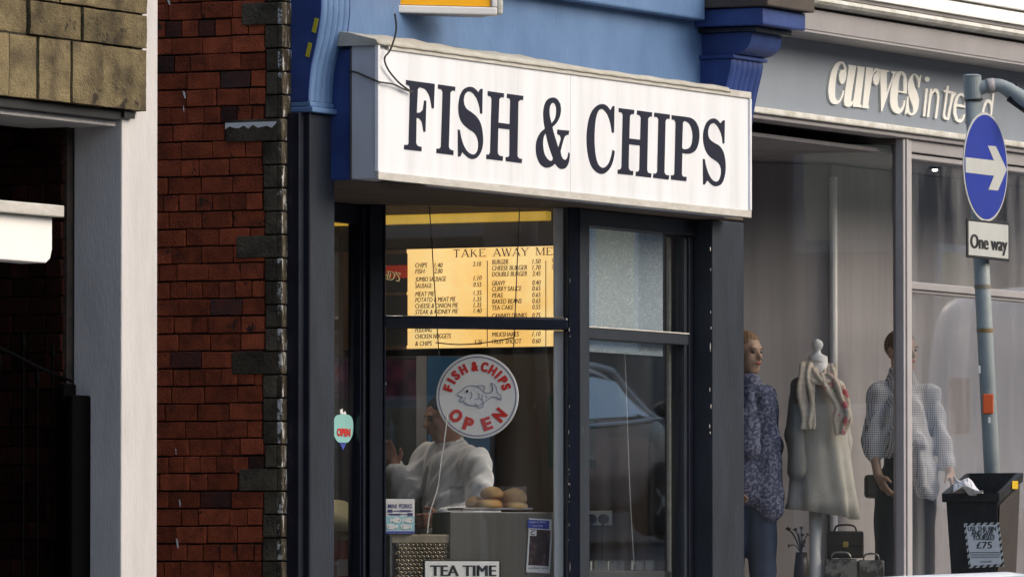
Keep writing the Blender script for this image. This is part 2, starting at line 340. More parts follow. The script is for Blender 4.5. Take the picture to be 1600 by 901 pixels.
def filled(name, loops, frame, depth, m, parent):   # loops: 2D outlines (outer and holes) in frame (o,u,v,n)
    cu = bpy.data.curves.new(name, 'CURVE'); cu.dimensions = '2D'; cu.fill_mode = 'BOTH'; cu.extrude = depth / 2
    for lp in loops:
        s = cu.splines.new('POLY'); s.points.add(len(lp) - 1); s.use_cyclic_u = True
        for i, p in enumerate(lp): s.points[i].co = (float(p[0]), float(p[1]), 0, 1)
    o = bpy.data.objects.new('tmp', cu); col.objects.link(o); queue.append((o, name, frame, depth, None, None, m, parent, 0))
def text(body, p, u, v, h, m, parent, wd=None, bold=0.0, fat=0.0, name='lettering', align=0, shear=0, lift=.0012, depth=.001):
    cu = bpy.data.curves.new('t', 'FONT'); cu.body = body; cu.extrude = .0; cu.offset = bold; cu.resolution_u = 3; cu.shear = shear
    o = bpy.data.objects.new('tmp', cu); col.objects.link(o)
    u = np.array(u, float); v = np.array(v, float); n = np.cross(u, v); n /= np.linalg.norm(n)
    queue.append((o, name, (np.array(p, float) + n * lift, u, v, n), fat, h, wd, m, parent, align))
def flush():
    dg = bpy.context.evaluated_depsgraph_get()
    for o, name, fr, depth, h, wd, m, parent, align in queue:
        me = bpy.data.meshes.new_from_object(o.evaluated_get(dg)); me.name = name
        nv = len(me.vertices); co = np.empty(nv * 3); me.vertices.foreach_get('co', co); co = co.reshape(-1, 3)
        if nv:
            if h is not None:
                s = h / .70; co = co * s
                x0, x1 = co[:, 0].min(), co[:, 0].max()
                if wd: co[:, 0] = (co[:, 0] - x0) * wd / (x1 - x0 + 1e-9); x0, x1 = 0, wd
                if align == 1: co[:, 0] -= (x0 + x1) / 2
                if align == 2: co[:, 0] -= x1
            O, U, V, Nn = [np.array(q, float) for q in fr]
            wcl = O + co[:, :1] * U + co[:, 1:2] * V + co[:, 2:3] * Nn
            me.vertices.foreach_set('co', wcl.reshape(-1)); me.update()
            if h is not None and depth:
                fs0 = [tuple(p.vertices) for p in me.polygons]; b = MB()
                for i_, o_ in enumerate((-.5, 0, .5)): b.add((wcl + U * o_ * depth + Nn * .0002 * i_).tolist(), fs0)
                bpy.data.meshes.remove(me); me = bpy.data.meshes.new(name); me.from_pydata(b.v, [], b.f); me.update()
        me.materials.clear(); link(name, me, m, parent)
        cu = o.data; bpy.data.objects.remove(o)
    queue.clear()
def outline_on(name, loops_px, plane, depth, m, parent, org, scale, sharp=38):   # photo outline laid on a real plane (p0,u,v,n)
    p0, u, v, n = [np.array(q, float) for q in plane]; lo = []
    for lp in loops_px:
        q = [aP(org[0] + x / scale, org[1] + y / scale, p0, n) - p0 for x, y in lp]
        lo.append(smooth_outline([(np.dot(k, u), np.dot(k, v)) for k in q], sharp))
    filled(name, lo, (p0 + n * depth / 2, u, v, n), depth, m, parent)

# ------------------------------------------------------------------ soft bodies: signed distances + surface nets
def cap(a, b, ra, rb):
    a, b = np.array(a, float), np.array(b, float)
    def f(P):
        ba = b - a; h = np.clip(((P - a) @ ba) / (ba @ ba + 1e-12), 0, 1)
        return np.linalg.norm(P - a - h[..., None] * ba, axis=-1) - (ra + (rb - ra) * h)
    return f
def ell(c, ax, rad):                             # ellipsoid, ax = 3 unit rows
    c = np.array(c, float); ax = np.array(ax, float); rad = np.array(rad, float)
    def f(P):
        q = (P - c) @ ax.T / rad; k = np.linalg.norm(q, axis=-1); g = np.linalg.norm(q / rad, axis=-1)
        return k * (k - 1) / (g + 1e-9)
    return f
def blend(fs, k=.03):
    def f(P):
        d = fs[0](P)
        for g in fs[1:]:
            e = g(P); h = np.clip(.5 + .5 * (e - d) / k, 0, 1); d = e + (d - e) * h - k * h * (1 - h)
        return d
    return f
def surf(f, lo, hi, res):
    lo = np.array(lo, float); hi = np.array(hi, float); n = np.maximum(((hi - lo) / res).astype(int) + 2, 3)
    g = np.stack(np.meshgrid(*[lo[i] + res * np.arange(n[i]) for i in range(3)], indexing='ij'), -1)
    nc = -(-n // 4); gc = np.stack(np.meshgrid(*[lo[i] + res * (1.5 + 4 * np.arange(nc[i])) for i in range(3)], indexing='ij'), -1)
    Dc = f(gc.reshape(-1, 3)).reshape(nc); rep = lambda a: a.repeat(4, 0).repeat(4, 1).repeat(4, 2)[:n[0], :n[1], :n[2]]
    D = rep(Dc).astype(float).copy(); near = rep(np.abs(Dc) < res * 8 + .02); D[near] = f(g[near]); S = D < 0
    c = [S[i:n[0] - 1 + i, j:n[1] - 1 + j, k:n[2] - 1 + k] for i in (0, 1) for j in (0, 1) for k in (0, 1)]
    sm = sum(x.astype(int) for x in c); act = (sm > 0) & (sm < 8)
    idx = -np.ones(act.shape, int); ii = np.argwhere(act); idx[act] = np.arange(len(ii))
    acc = np.zeros((len(ii), 3)); cnt = np.zeros(len(ii)); cs = [(i, j, k) for i in (0, 1) for j in (0, 1) for k in (0, 1)]
    for a in cs:
        for b in cs:
            if b > a and sum(abs(p - q) for p, q in zip(a, b)) == 1:
                da = D[ii[:, 0] + a[0], ii[:, 1] + a[1], ii[:, 2] + a[2]]; db = D[ii[:, 0] + b[0], ii[:, 1] + b[1], ii[:, 2] + b[2]]
                x = (da < 0) != (db < 0); t = np.where(x, da / (da - db + 1e-12), 0)
                p = np.array(a) + t[:, None] * (np.array(b) - np.array(a)); acc += np.where(x[:, None], p, 0); cnt += x
    V = lo + res * (ii + acc / cnt[:, None]); Fs = []
    for ax in range(3):
        o1, o2 = [(1, 2), (2, 0), (0, 1)][ax]; sh = [slice(1, -1)] * 3
        A = [slice(1, n[i] - 1) for i in range(3)]; A[ax] = slice(0, n[ax] - 1); Bq = list(A); Bq[ax] = slice(1, n[ax])
        s0, s1 = S[tuple(A)], S[tuple(Bq)]; e = np.argwhere(s0 != s1)
        if not len(e): continue
        flip = s0[tuple(e.T)]; e = e + np.array([1 if i != ax else 0 for i in range(3)])
        d1 = np.eye(3, dtype=int)[o1]; d2 = np.eye(3, dtype=int)[o2]
        q = np.stack([idx[tuple((e - x).T)] for x in (d1 + d2, d2, 0 * d1, d1)], 1)
        q = np.where(flip[:, None], q, q[:, ::-1]); Fs.append(q)
    Fs = np.concatenate(Fs); Fs = Fs[(Fs >= 0).all(1)]
    return V, Fs
def body(name, f, lo, hi, res, m, parent):
    V, Fq = surf(f, lo, hi, res); me = bpy.data.meshes.new(name); me.from_pydata(V.tolist(), [], Fq.tolist()); me.update()
    return link(name, me, m, parent, smooth=True)
def folds(f, amp, freq, d=(1, .3, .2), seed=0):
    d = np.array(d, float)
    def g(P): return f(P) + amp * np.sin(freq * (P @ d) + 2.2 * np.sin(P[..., 2] * 9 + seed)) + amp * .6 * np.sin(freq * .63 * (P @ d[::-1]) + seed)
    return g
def bounds(pts, pad): p = np.array(pts); return p.min(0) - pad, p.max(0) + pad

# ================================================================== SETTING
xs = [-90, -40, -20, -8, 0, 8, 20, 40, 120]
def strip(name, y0, y1, dz, m):
    b = MB()
    for a, c in zip(xs[:-1], xs[1:]):
        b.add([(a, y0, ground_z(a) + dz), (c, y0, ground_z(c) + dz), (c, y1, ground_z(c) + dz), (a, y1, ground_z(a) + dz)], [(0, 1, 2, 3)])
    o = b.build(name, m); return tag(o, None, kind='structure')
strip('ground', -200, 200, -.30, 'asphalt')
strip('road', -18.2, -3.6, -.12, 'asphalt')
def slab(name, y0, y1, m):
    b = MB()
    for a, c in zip(xs[:-1], xs[1:]):
        p = [(a, y0, ground_z(a)), (c, y0, ground_z(c)), (c, y1, ground_z(c)), (a, y1, ground_z(a))]
        b.add(p + [(x, y, z - .28) for x, y, z in p], [(0, 1, 2, 3), (0, 4, 5, 1), (2, 6, 7, 3), (1, 5, 6, 2), (3, 7, 4, 0)])
    tag(b.build(name, m), None, kind='structure')
slab('pavement', -3.6, .0, 'paving'); slab('pavement_opposite', -22, -18.2, 'paving')

# ------------------------------------------------------------------ buildings across the street (seen mirrored in the glass)
def terrace(x0, x1, h, m, label):
    z0 = ground_z((x0 + x1) / 2) - 1.5
    t = thing('terraced_building', ((x0 + x1) / 2, -24, z0), label, 'building', 'buildings across the street')
    B('wall', m, t, x0, x1, -30, -22, z0, z0 + h, 0)
    MB().prism([(x0, -21.8, z0 + h), (x0, -26, z0 + h + 2.4), (x0, -30.2, z0 + h)], (x1 - x0, 0, 0)).build('roof', 'slate', t)
    n = max(2, int((x1 - x0) / 3))
    for k in range(n):
        xc = x0 + (k + .5) * (x1 - x0) / n
        for zz in (z0 + 2.7, z0 + 5.6):
            if zz + 1.6 < z0 + h: f = B('window', 'white', t, xc - .6, xc + .6, -22, -21.94, zz, zz + 1.6, 0); B('pane', 'car_glass', f, xc - .5, xc + .5, -21.94, -21.93, zz + .1, zz + 1.5, 0)
terrace(-62, -41, 8.2, 'far_stone', 'dark stone terrace far down the opposite side of the street')
terrace(-41, -20, 8.8, 'far_render', 'grey rendered terrace on the opposite side near the viewpoint')
terrace(-20, 4, 8.4, 'far_stone', 'dark stone terrace across the street from the chip shop')
terrace(4, 30, 8.0, 'far_stone', 'dark stone building across the street mirrored above the car')
terrace(30, 62, 9.5, 'far_pale', 'tall pale stone building across the street mirrored in the clothes shop')
terrace(62, 100, 9.0, 'far_render', 'grey rendered building at the far end of the opposite side')

# ================================================================== CHIP SHOP
shop = thing('chip_shop_building', (-.6, 2, 0), 'chip shop building with dark red brick side wall and navy shopfront', 'building')
wall = B('side_wall', 'mortar', shop, -2.985, -2.70, .03, 7, -.4, 5.6, 0)
# quoins at the corner
qm = [bpy.data.meshes.new('quoin_stone') for _ in range(2)]
quo = []; py = -34.0; k = 0
def zq(py): return aX(440, py, -3.0)[2]
while py < 935:
    h = 36.4; long_ = (k % 5 == 1)
    quo.append((zq(py + h), zq(py), (random.uniform(.21, .27) if k != 6 else .30) if long_ else random.uniform(.085, .105))); py += h; k += 1
for z0, z1, wd in quo:
    j = .003; pr_ = random.uniform(.005, .012)
    MB().box(-3.0 - pr_, -2.96, .03, wd, z0 + j, z1 - j).build('quoin_stone', 'quoin', wall, bevel=.005)
    MB().box(-3.0 - pr_, -2.90, .0, .0295, z0 + j, z1 - j).build('quoin_edge_stone', 'quoin_edge', wall, bevel=.006)
# bricks
bl, bh, bd = .166, .0735, .05
def brick_mesh(L, name):
    bm = bmesh.new(); bmesh.ops.create_cube(bm, size=1)
    bmesh.ops.scale(bm, vec=(bd, L, bh), verts=bm.verts)
    bmesh.ops.bevel(bm, geom=[e for e in bm.edges], offset=.0028, segments=1, affect='EDGES')
    for v in bm.verts: v.co += Vector((random.uniform(-.0015, .0015), random.uniform(-.002, .002), random.uniform(-.0015, .0015)))
    me = bpy.data.meshes.new('brick'); bm.to_mesh(me); bm.free(); return me
lens = {}
def brick(y0, y1, z, dark, par=None, bx=-2.9765):
    L = round((y1 - y0 - .0065) / .008) * .008
    if L < .02: return
    key = (L, dark)
    if key not in lens: lens[key] = brick_mesh(L, 'brick'); lens[key].materials.append(MT[('brick', 'brick_dark', 'brick_shaded')[int(dark)]])
    o = bpy.data.objects.new('brick', lens[key]); col.objects.link(o); o.parent = par or wall
    o.location = (bx + random.uniform(-.004, .003), (y0 + y1) / 2, z + random.uniform(-.002, .002)); o.rotation_euler = (random.uniform(-.006, .006), 0, random.uniform(-.008, .008))
pitch = .0805; z = .845; row = 0
while z < 3.78:
    q = min([wd for a, b, wd in quo if a < z + .034 and b > z - .034] + [.30])
    y = q + .008; header = row % 5 == 3; first = True
    step = bl * .52 if header else bl
    while y < .95:
        s = step * random.uniform(.95, 1.06)
        if first: s *= random.choice([.5, .75, 1.0]); first = False
        elif random.random() < .12 and not header: s *= .55
        brick(y, min(y + s, 1.0), z, random.random() < (.05 if z < 3.1 else .22)); y += s
    z += pitch; row += 1
# torn white paint above the long quoin, white flecks on the bricks
fl = MB(); zt = zq(191)
top = [(-3.012, y, zt + .004) for y in np.linspace(.03, .30, 12)]; bot = [(-3.013, y, zt - .004 - abs(math.sin(i * 1.3)) * .022) for i, y in enumerate(np.linspace(.03, .30, 12))]
fl.add(top + bot, [(i, i + 1, 13 + i, 12 + i) for i in range(11)]); fl.build('torn_paint', 'white', wall)
for px, py, h, wdt in ((288, 148, 12, 5), (277, 848, 16, 4), (281, 785, 12, 3), (287, 170, 10, 1.2), (264, 4, 8, 5), (275, 705, 10, 1.0), (412, 12, 12, 5)):
    a = [aX(px + dx, py + dy, -3.006) for dx, dy in ((-wdt / 2, -h / 2), (wdt * .2, -h * .3), (wdt / 2, h / 2), (0, h * .4))]
    MB().prism(a, (-.002, 0, 0)).build('paint_fleck', 'paper', wall)
# left pilaster
B('pilaster', 'charcoal', shop, -2.90, -2.665, -.085, .05, -.1, 3.10)
B('pilaster_moulding', 'navy_black', shop, -2.962, -2.91, -.062, .03, -.1, 3.10); B('pilaster_moulding', 'navy_black', shop, -2.915, -2.897, -.092, .03, -.1, 3.10, .006)
B('pilaster_return', 'navy_black', shop, -2.80, -2.665, .051, .70, -.1, 2.80)
B('pilaster', 'charcoal', shop, 1.33, 1.70, -.085, .05, -.1, 2.797)
# consoles (scrolled fluted brackets)
def console(x0, x1, prof, m, side_m, nf, parent):
    # fluted front swept along the profile (list of y,z), front faces -y
    pr2 = spline([(0, a, b) for a, b in prof], 6); us = []; N = nf * 6
    for i in range(N + 1):
        t = i / N; us.append((x0 + .008 + (x1 - x0 - .016) * t, -.011 * abs(math.sin(math.pi * nf * t)) ** .7))
    rs = []
    for p in pr2:
        rs.append([(x, p[1] + d, p[2]) for x, d in us] + [(us[-1][0], .02, p[2]), (us[0][0], .02, p[2])])
    o = MB().rings(rs).build('console_bracket', m, parent)
    for a, b in ((x0, x0 + .008), (x1 - .008, x1)):
        pts = [(a, p[1] - .004, p[2]) for p in pr2] + [(a, .02, pr2[-1][2]), (a, .02, pr2[0][2])]
        MB().prism(pts, (b - a, 0, 0)).build('console_side', side_m, o)
    return o
cl = console(-2.925, -2.645, [(-.085, 3.155), (-.088, 3.22), (-.10, 3.32), (-.13, 3.44), (-.150, 3.56), (-.152, 3.68), (-.15, 3.95)], 'blue_paint', 'blue_shaded', 5, shop)
B('console_base', 'blue_paint', shop, -2.93, -2.62, -.115, .02, 3.103, 3.128, .006); B('console_base', 'blue_paint', shop, -2.925, -2.632, -.10, .02, 3.129, 3.153, .006)
for (a, b) in (((490, 28), (500, 52)), ((480, 66), (488, 90))):   # bare yellow patches along the bracket edge
    q = [aX(a[0] - 1, a[1], -2.9295), aX(a[0] + 5, a[1], -2.9295), aX(b[0] - 6, b[1], -2.9295), aX(b[0] - 12, b[1], -2.9295)]
    q = [aX(a[0] + 2, a[1], -2.9295), aX(a[0] + 8, a[1] + 2, -2.9295), aX(a[0] + 3, b[1], -2.9295), aX(a[0] - 3, b[1] - 2, -2.9295)]
    MB().prism(q, (-.0015, 0, 0)).build('bare_patch', 'yellow_patch', cl)
# fascia and the box behind the sign
B('fascia_board', 'blue_paint', shop, -2.644, 1.30, -.04, .06, 2.81, 4.2, 0)
B('sign_backing', 'blue_shaded', shop, -2.70, 1.235, -.199, -.041, 2.801, 3.405)
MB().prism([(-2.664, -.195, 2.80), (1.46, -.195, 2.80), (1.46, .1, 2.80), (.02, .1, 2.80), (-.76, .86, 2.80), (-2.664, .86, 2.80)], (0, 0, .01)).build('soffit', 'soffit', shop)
for x in (-2.71,):
    B('backing_edge', 'soffit', shop, -2.712, -2.701, -.205, -.19, 2.792, 3.41, .002)
def aZ(px, py, zz): v = ray(px, py); return C + v * (zz - C[2]) / v[2]
MB().prism([aZ(x, y, 2.7992) for x, y in ((589, 285), (598, 291), (606, 292), (612, 296), (622, 295), (632, 297), (645, 295), (656, 291), (668, 291), (660, 289), (620, 286), (600, 283))], (0, 0, -.001)).build('torn_patch', 'shop_dark', shop)
for x, y in ((597, 294), (660, 298), (736, 307), (795, 312), (848, 318), (956, 322), (990, 326)): MB().prism([aZ(x + dx, y + dy, 2.7992) for dx, dy in ((-1.3, 0), (0, -1.6), (1.3, 0), (0, 1.8))], (0, 0, -.001)).build('fixing_hole', 'near_black', shop)
# right console
cr = console(1.285, 1.66, [(-.10, 2.96), (-.13, 3.2), (-.17, 3.42), (-.205, 3.56), (-.21, 3.61)], 'blue_shaded', 'blue_shaded', 6, shop)
B('console_moulding', 'blue_shaded', shop, 1.27, 1.675, -.235, .02, 3.612, 3.632, .006)
MB().prism([(1.30, .02, 3.634)] + [(1.30, -.22 - .10 * math.sin(t), 3.634 + .085 * (1 - math.cos(t))) for t in np.linspace(0, 1.5, 8)] + [(1.30, -.325, 3.742), (1.30, .02, 3.742)], (.355, 0, 0)).build('console_scroll', 'blue_shaded', shop)
B('console_cap', 'blue_shaded', shop, 1.21, 1.715, -.43, .02, 3.772, 3.86, .008); B('console_cap_moulding', 'navy_black', shop, 1.26, 1.68, -.37, .02, 3.744, 3.770, .006)
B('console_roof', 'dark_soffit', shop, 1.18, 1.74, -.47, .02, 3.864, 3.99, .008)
B('fascia_cornice', 'blue_paint', shop, -2.6, 1.18, -.12, -.042, 3.80, 4.2, .01)
MB().tube(spline([(1.722, -.33, 3.86), (1.75, -.34, 3.83), (1.752, -.34, 3.80), (1.72, -.34, 3.785)]), .004, 6).build('cable_loop', 'cable', shop)
B('upper_wall', 'brick', shop, -2.7, 1.75, .06, .4, 2.9, 5.6, 0)
# shop front joinery
B('corner_post', 'charcoal', shop, .0, .105, -.005, .09, -.1, 2.799)
d45 = np.array([-math.sqrt(.5), math.sqrt(.5), 0]); n45 = np.array([-math.sqrt(.5), -math.sqrt(.5), 0])
P0 = np.array([-.015, .01, 0]); LEN = 1.045
def splay(s0, s1, n0, n1, z0, z1, name, m, parent=None, bevel=.004):   # s along the angled window, n out of it
    return MB().obox(P0 + d45 * s0 + n45 * n0 + np.array([0, 0, z0]), d45, n45, (0, 0, 1), s1 - s0, n1 - n0, z1 - z0).build(name, m, parent or shop, bevel=bevel)
splay(-.01, .042, -.07, .012, -.1, 2.799, 'splay_jamb', 'navy_gloss')
splay(LEN - .05, LEN + .02, -.07, .015, -.1, 2.799, 'splay_jamb', 'navy_black'); splay(LEN - .062, LEN - .051, -.05, .02, -.1, 2.799, 'glazing_bead', 'navy_gloss')
splay(.045, LEN - .05, -.05, .022, 2.196, 2.258, 'splay_transom', 'navy_gloss', bevel=.012); splay(.045, LEN - .05, -.06, .0, .55, .75, 'splay_bottom_rail', 'navy_black')
splay(.046, .094, -.075, -.055, .75, 2.195, 'metal_strip', 'white'); splay(.046, .094, -.075, -.055, 2.262, 2.799, 'metal_strip', 'white')
splay(.05, LEN - .05, -.034, -.030, .75, 2.194, 'pane', 'glass_splay', bevel=0); splay(.05, LEN - .05, -.034, -.030, 2.26, 2.799, 'pane', 'glass_splay', bevel=0)
splay(.045, LEN - .05, -.06, .0, -.1, .545, 'stall_riser', 'navy_black')
B('front_head', 'navy_black', shop, .107, 1.33, .0, .09, 2.715, 2.799)
B('front_jamb', 'navy_black', shop, 1.275, 1.329, .02, .09, -.1, 2.714); B('front_jamb', 'charcoal', shop, 1.24, 1.2745, .03, .09, -.1, 2.714)
B('front_transom', 'charcoal', shop, .106, 1.239, .005, .085, 2.160, 2.214); B('front_bottom_rail', 'navy_black', shop, .106, 1.24, .0, .09, .55, .75); B('stall_riser', 'navy_black', shop, .106, 1.33, .0, .09, -.1, .545)
B('glazing_bead', 'aluminium', shop, .106, 1.239, .0, .02, 2.2145, 2.2215, .001); B('window_side_strip', 'aluminium', shop, 1.215, 1.236, .10, .12, .75, 2.71)
B('pane', 'glass_front', shop, .106, 1.239, .05, .054, 2.222, 2.714, 0); B('pane', 'glass_front', shop, .106, 1.239, .05, .054, .752, 2.158, 0)
MB().box(.10, 1.085, .075, .078, 2.10, 2.714).build('patterned_film', 'lace', shop)
for px, lo_y, hi_y, kind, nn in ((889.5, 330, 900, 0, 15), (1109.5, 380, 900, 1, 9), (602, 400, 880, 0, 5)):
    for _ in range(nn):
        y0_ = random.uniform(lo_y, hi_y); ln = random.choice([2, 3, 5, 8, 16]); wq = random.uniform(.4, .9); x_ = px + random.uniform(-1.2, 1.2)
        f_ = (lambda a, b: aP(a, b, P0 + n45 * .0135, n45)) if kind == 0 else (lambda a, b: aY(a, b, -.0862))
        MB().prism([f_(x_, y0_), f_(x_ + wq, y0_ + ln * .3), f_(x_ + wq * .5, y0_ + ln), f_(x_ - wq * .4, y0_ + ln * .6)], (n45 * .0008) if kind == 0 else (0, -.0008, 0)).build('paint_chip', 'aluminium', shop)
# door in the recess
B('door_head', 'navy_black', shop, -2.66, -.801, .80, .86, 2.705, 2.799); B('door_post', 'navy_black', shop, -.80, -.715, .772, .862, -.1, 2.7985, .006); B('door_post_bead', 'navy_gloss', shop, -.812, -.801, .785, .85, -.1, 2.704)
door = B('door_rail', 'navy_black', shop, -2.6, -.813, .805, .85, .0, .9); B('pane', 'glass_splay', shop, -2.6, -.813, .822, .826, .9, 2.704, 0)
B('door_stile', 'navy_black', shop, -2.66, -2.6, .805, .85, .0, 2.704)
# inside
B('shop_floor', 'shop_floor', shop, -2.66, 1.5, .1, 5.5, .0, .15, 0); B('shop_ceiling', 'ceiling_tan', shop, -2.66, 1.52, .9, 5.5, 2.95, 3.0, 0)
B('shop_ceiling_front', 'ceiling_tan', shop, -.6, 1.52, .3, .899, 2.952, 3.0, 0)
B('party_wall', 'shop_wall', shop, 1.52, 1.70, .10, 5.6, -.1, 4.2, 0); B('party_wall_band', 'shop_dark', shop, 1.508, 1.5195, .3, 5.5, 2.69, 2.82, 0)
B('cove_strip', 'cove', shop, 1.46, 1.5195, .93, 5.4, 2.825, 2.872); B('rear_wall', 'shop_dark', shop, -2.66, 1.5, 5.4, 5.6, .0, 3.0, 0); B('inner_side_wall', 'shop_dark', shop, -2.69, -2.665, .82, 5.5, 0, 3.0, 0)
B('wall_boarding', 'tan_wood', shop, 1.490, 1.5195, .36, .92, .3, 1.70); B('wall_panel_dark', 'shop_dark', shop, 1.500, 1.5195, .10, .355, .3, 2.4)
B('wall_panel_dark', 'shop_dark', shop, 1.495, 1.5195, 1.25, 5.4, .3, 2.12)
for x0 in (.15,):
    lf = B('added_strip_light', 'white', shop, x0 - .05, x0 + .05, .95, 2.2, 2.915, 2.949); MB().tube([(x0, .98, 2.90), (x0, 2.17, 2.90)], .014, 10).build('added_tube', 'tube_glow', lf)  # unseen ceiling tube, added to brighten the shop interior
for x in (.2, .8): B('ceiling_grid', 'near_black', shop, x, x + .012, .3, 5.3, 2.944, 2.949, 0)
for y in (1.3, 2.0, 2.7): B('ceiling_grid', 'near_black', shop, -2.6, 1.5, y, y + .012, 2.938, 2.943, 0)

# ------------------------------------------------------------------ FISH & CHIPS sign
sg = thing('shop_sign', (-.74, -.27, 2.8), 'long white box sign reading FISH & CHIPS above the shopfront', 'sign')
SY = -.340
B('sign_case', 'sign_side', sg, -2.715, 1.25, -.325, -.2, 2.803, 3.425, .004)
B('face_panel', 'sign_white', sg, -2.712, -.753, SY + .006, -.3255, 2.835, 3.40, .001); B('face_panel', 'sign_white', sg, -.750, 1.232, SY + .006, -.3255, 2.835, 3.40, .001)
B('bottom_trim', 'aluminium', sg, -2.718, 1.252, SY - .004, -.3252, 2.798, 2.834, .003); B('top_trim', 'aluminium', sg, -2.62, 1.252, SY - .004, -.3252, 3.401, 3.434, .003)
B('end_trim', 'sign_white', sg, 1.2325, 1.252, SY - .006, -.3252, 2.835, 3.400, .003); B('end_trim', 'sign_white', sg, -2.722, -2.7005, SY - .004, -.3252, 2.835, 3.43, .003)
fls = MB(); n = 60
rr = np.linspace(-2.735, 1.0, n); A_ = [(x, -.197 + .0, 3.475 + .006 * math.sin(x * 5) - .055 * max(0, (x + 1.2) / 2.2) + .004 * math.sin(x * 23)) for x in rr]
B_ = [(x, -.332, 3.440 + .002 * math.sin(x * 17)) for x in rr]; C_ = [(x, SY - .008, 3.418 + .0015 * math.sin(x * 31)) for x in rr]; D0 = [(x, -.06, 3.49 - .06 * max(0, (x + 1.2) / 2.2)) for x in rr]
fls.add(D0 + A_ + B_ + C_, [(j * n + i, j * n + i + 1, (j + 1) * n + i + 1, (j + 1) * n + i) for j in range(3) for i in range(n - 1)])
fo = fls.build('lead_flashing', 'lead', sg, smooth=True); so = fo.modifiers.new('s', 'SOLIDIFY'); so.thickness = .006
MB().prism([(-2.737, -.06, 3.492), (-2.737, -.2, 3.477), (-2.737, -.345, 3.436), (-2.737, -.34, 3.415), (-2.737, -.06, 3.418)], (.01, 0, 0)).build('flashing_end', 'lead', sg)
sp = ((0, SY + .006, 2.8), (1, 0, 0), (0, 0, 1), (0, -1, 0))
G1 = dict(org=(620, 110), scale=5.632); G2 = dict(org=(880, 140), scale=5.632)
letters = [
 ([[(80,86),(330,120),(322,336),(306,334),(300,290),(285,225),(253,172),(215,153),(192,150),(181,168),(172,374),(205,370),(228,345),(240,266),(256,268),(248,540),(232,540),(222,470),(205,432),(170,414),(166,640),(178,662),(215,674),(213,712),(62,694),(64,655),(92,655),(103,640),(114,160),(108,136),(80,124)]], G1),
 ([[(362,124),(511,146),(509,182),(484,180),(468,198),(454,672),(465,694),(496,706),(494,746),(346,726),(348,688),(374,688),(387,672),(402,190),(390,167),(361,162)]], G1),
 ([[(752,164),(748,382),(732,380),(725,320),(700,245),(660,195),(625,186),(595,215),(584,262),(592,305),(612,340),(655,370),(700,410),(735,470),(753,560),(755,640),(740,710),(710,760),(670,780),(630,768),(590,735),(575,716),(555,758),(537,760),(536,522),(550,524),(565,600),(590,670),(625,720),(665,740),(695,728),(712,690),(715,640),(705,590),(680,550),(630,515),(580,470),(550,410),(540,330),(546,265),(562,205),(590,165),(630,146),(665,150),(695,172),(715,196),(735,165)]], G1),
 ([[(800,183),(940,203),(938,240),(914,238),(898,256),(891,460),(992,474),(998,264),(990,246),(968,243),(969,206),(1110,226),(1107,263),(1082,262),(1066,280),(1058,752),(1070,772),(1098,780),(1096,816),(957,798),(958,762),(980,762),(990,745),(992,520),(889,508),(884,728),(898,748),(930,756),(928,796),(786,778),(787,741),(810,741),(820,722),(833,252),(826,232),(799,222)]], G1),
 ([[(1411,521),(1513,531),(1508,568),(1490,570),(1470,592),(1436,715),(1450,765),(1472,787),(1492,780),(1505,752),(1509,722),(1519,735),(1512,800),(1490,850),(1455,868),(1420,855),(1391,818),(1360,845),(1310,856),(1262,825),(1232,760),(1222,680),(1232,610),(1262,550),(1303,512),(1292,450),(1288,370),(1300,300),(1325,258),(1365,240),(1405,252),(1435,295),(1441,350),(1430,410),(1400,465),(1365,500),(1380,560),(1419,684),(1444,602),(1436,572),(1411,560)],
   [(1358,468),(1342,400),(1340,345),(1350,305),(1370,285),(1390,295),(1402,330),(1400,390),(1385,435)], [(1308,548),(1288,590),(1283,650),(1292,720),(1315,770),(1345,795),(1365,792),(1375,775),(1355,720),(1330,640)]], G1),
 ([[(448,146),(443,380),(428,380),(415,300),(390,225),(355,178),(330,172),(305,190),(285,250),(275,330),(272,420),(275,520),(288,610),(310,665),(340,688),(370,680),(400,645),(420,590),(433,530),(450,545),(440,610),(420,670),(390,715),(345,742),(300,730),(255,685),(225,610),(208,500),(206,390),(220,280),(250,195),(295,143),(345,128),(385,148),(412,184),(435,146)]], G2),
 ([[(488,163),(622,180),(618,218),(598,216),(583,235),(578,430),(676,442),(682,248),(672,226),(648,221),(650,184),(779,202),(776,241),(757,240),(744,258),(735,712),(745,733),(772,738),(770,774),(637,758),(639,722),(658,720),(669,704),(674,492),(576,480),(572,692),(585,712),(613,716),(611,754),(478,740),(480,704),(500,702),(512,684),(523,220),(512,203),(487,198)]], G2),
 ([[(801,203),(936,221),(933,259),(910,258),(897,276),(887,728),(900,748),(928,754),(925,792),(790,775),(792,738),(815,738),(826,722),(837,262),(825,243),(799,241)]], G2),
 ([[(953,226),(1090,243),(1130,255),(1165,287),(1188,338),(1195,400),(1188,470),(1165,530),(1130,558),(1090,565),(1045,558),(1040,745),(1050,765),(1082,768),(1080,806),(946,790),(948,753),(968,752),(978,738),(988,290),(978,268),(953,262)], [(1050,292),(1062,279),(1085,283),(1115,310),(1133,365),(1137,430),(1125,490),(1105,515),(1075,525),(1050,522),(1042,508)]], G2),
 ([[(1419,271),(1415,475),(1402,475),(1395,415),(1370,345),(1335,300),(1310,298),(1285,318),(1272,360),(1272,400),(1285,435),(1320,465),(1370,495),(1405,545),(1422,620),(1426,690),(1415,770),(1390,828),(1345,850),(1305,835),(1275,805),(1265,795),(1245,832),(1230,835),(1228,610),(1242,612),(1255,680),(1280,750),(1310,795),(1345,810),(1372,790),(1387,740),(1388,700),(1375,660),(1340,625),(1290,590),(1255,540),(1235,475),(1230,410),(1240,340),(1265,285),(1310,255),(1350,265),(1380,300),(1405,272)]], G2)]
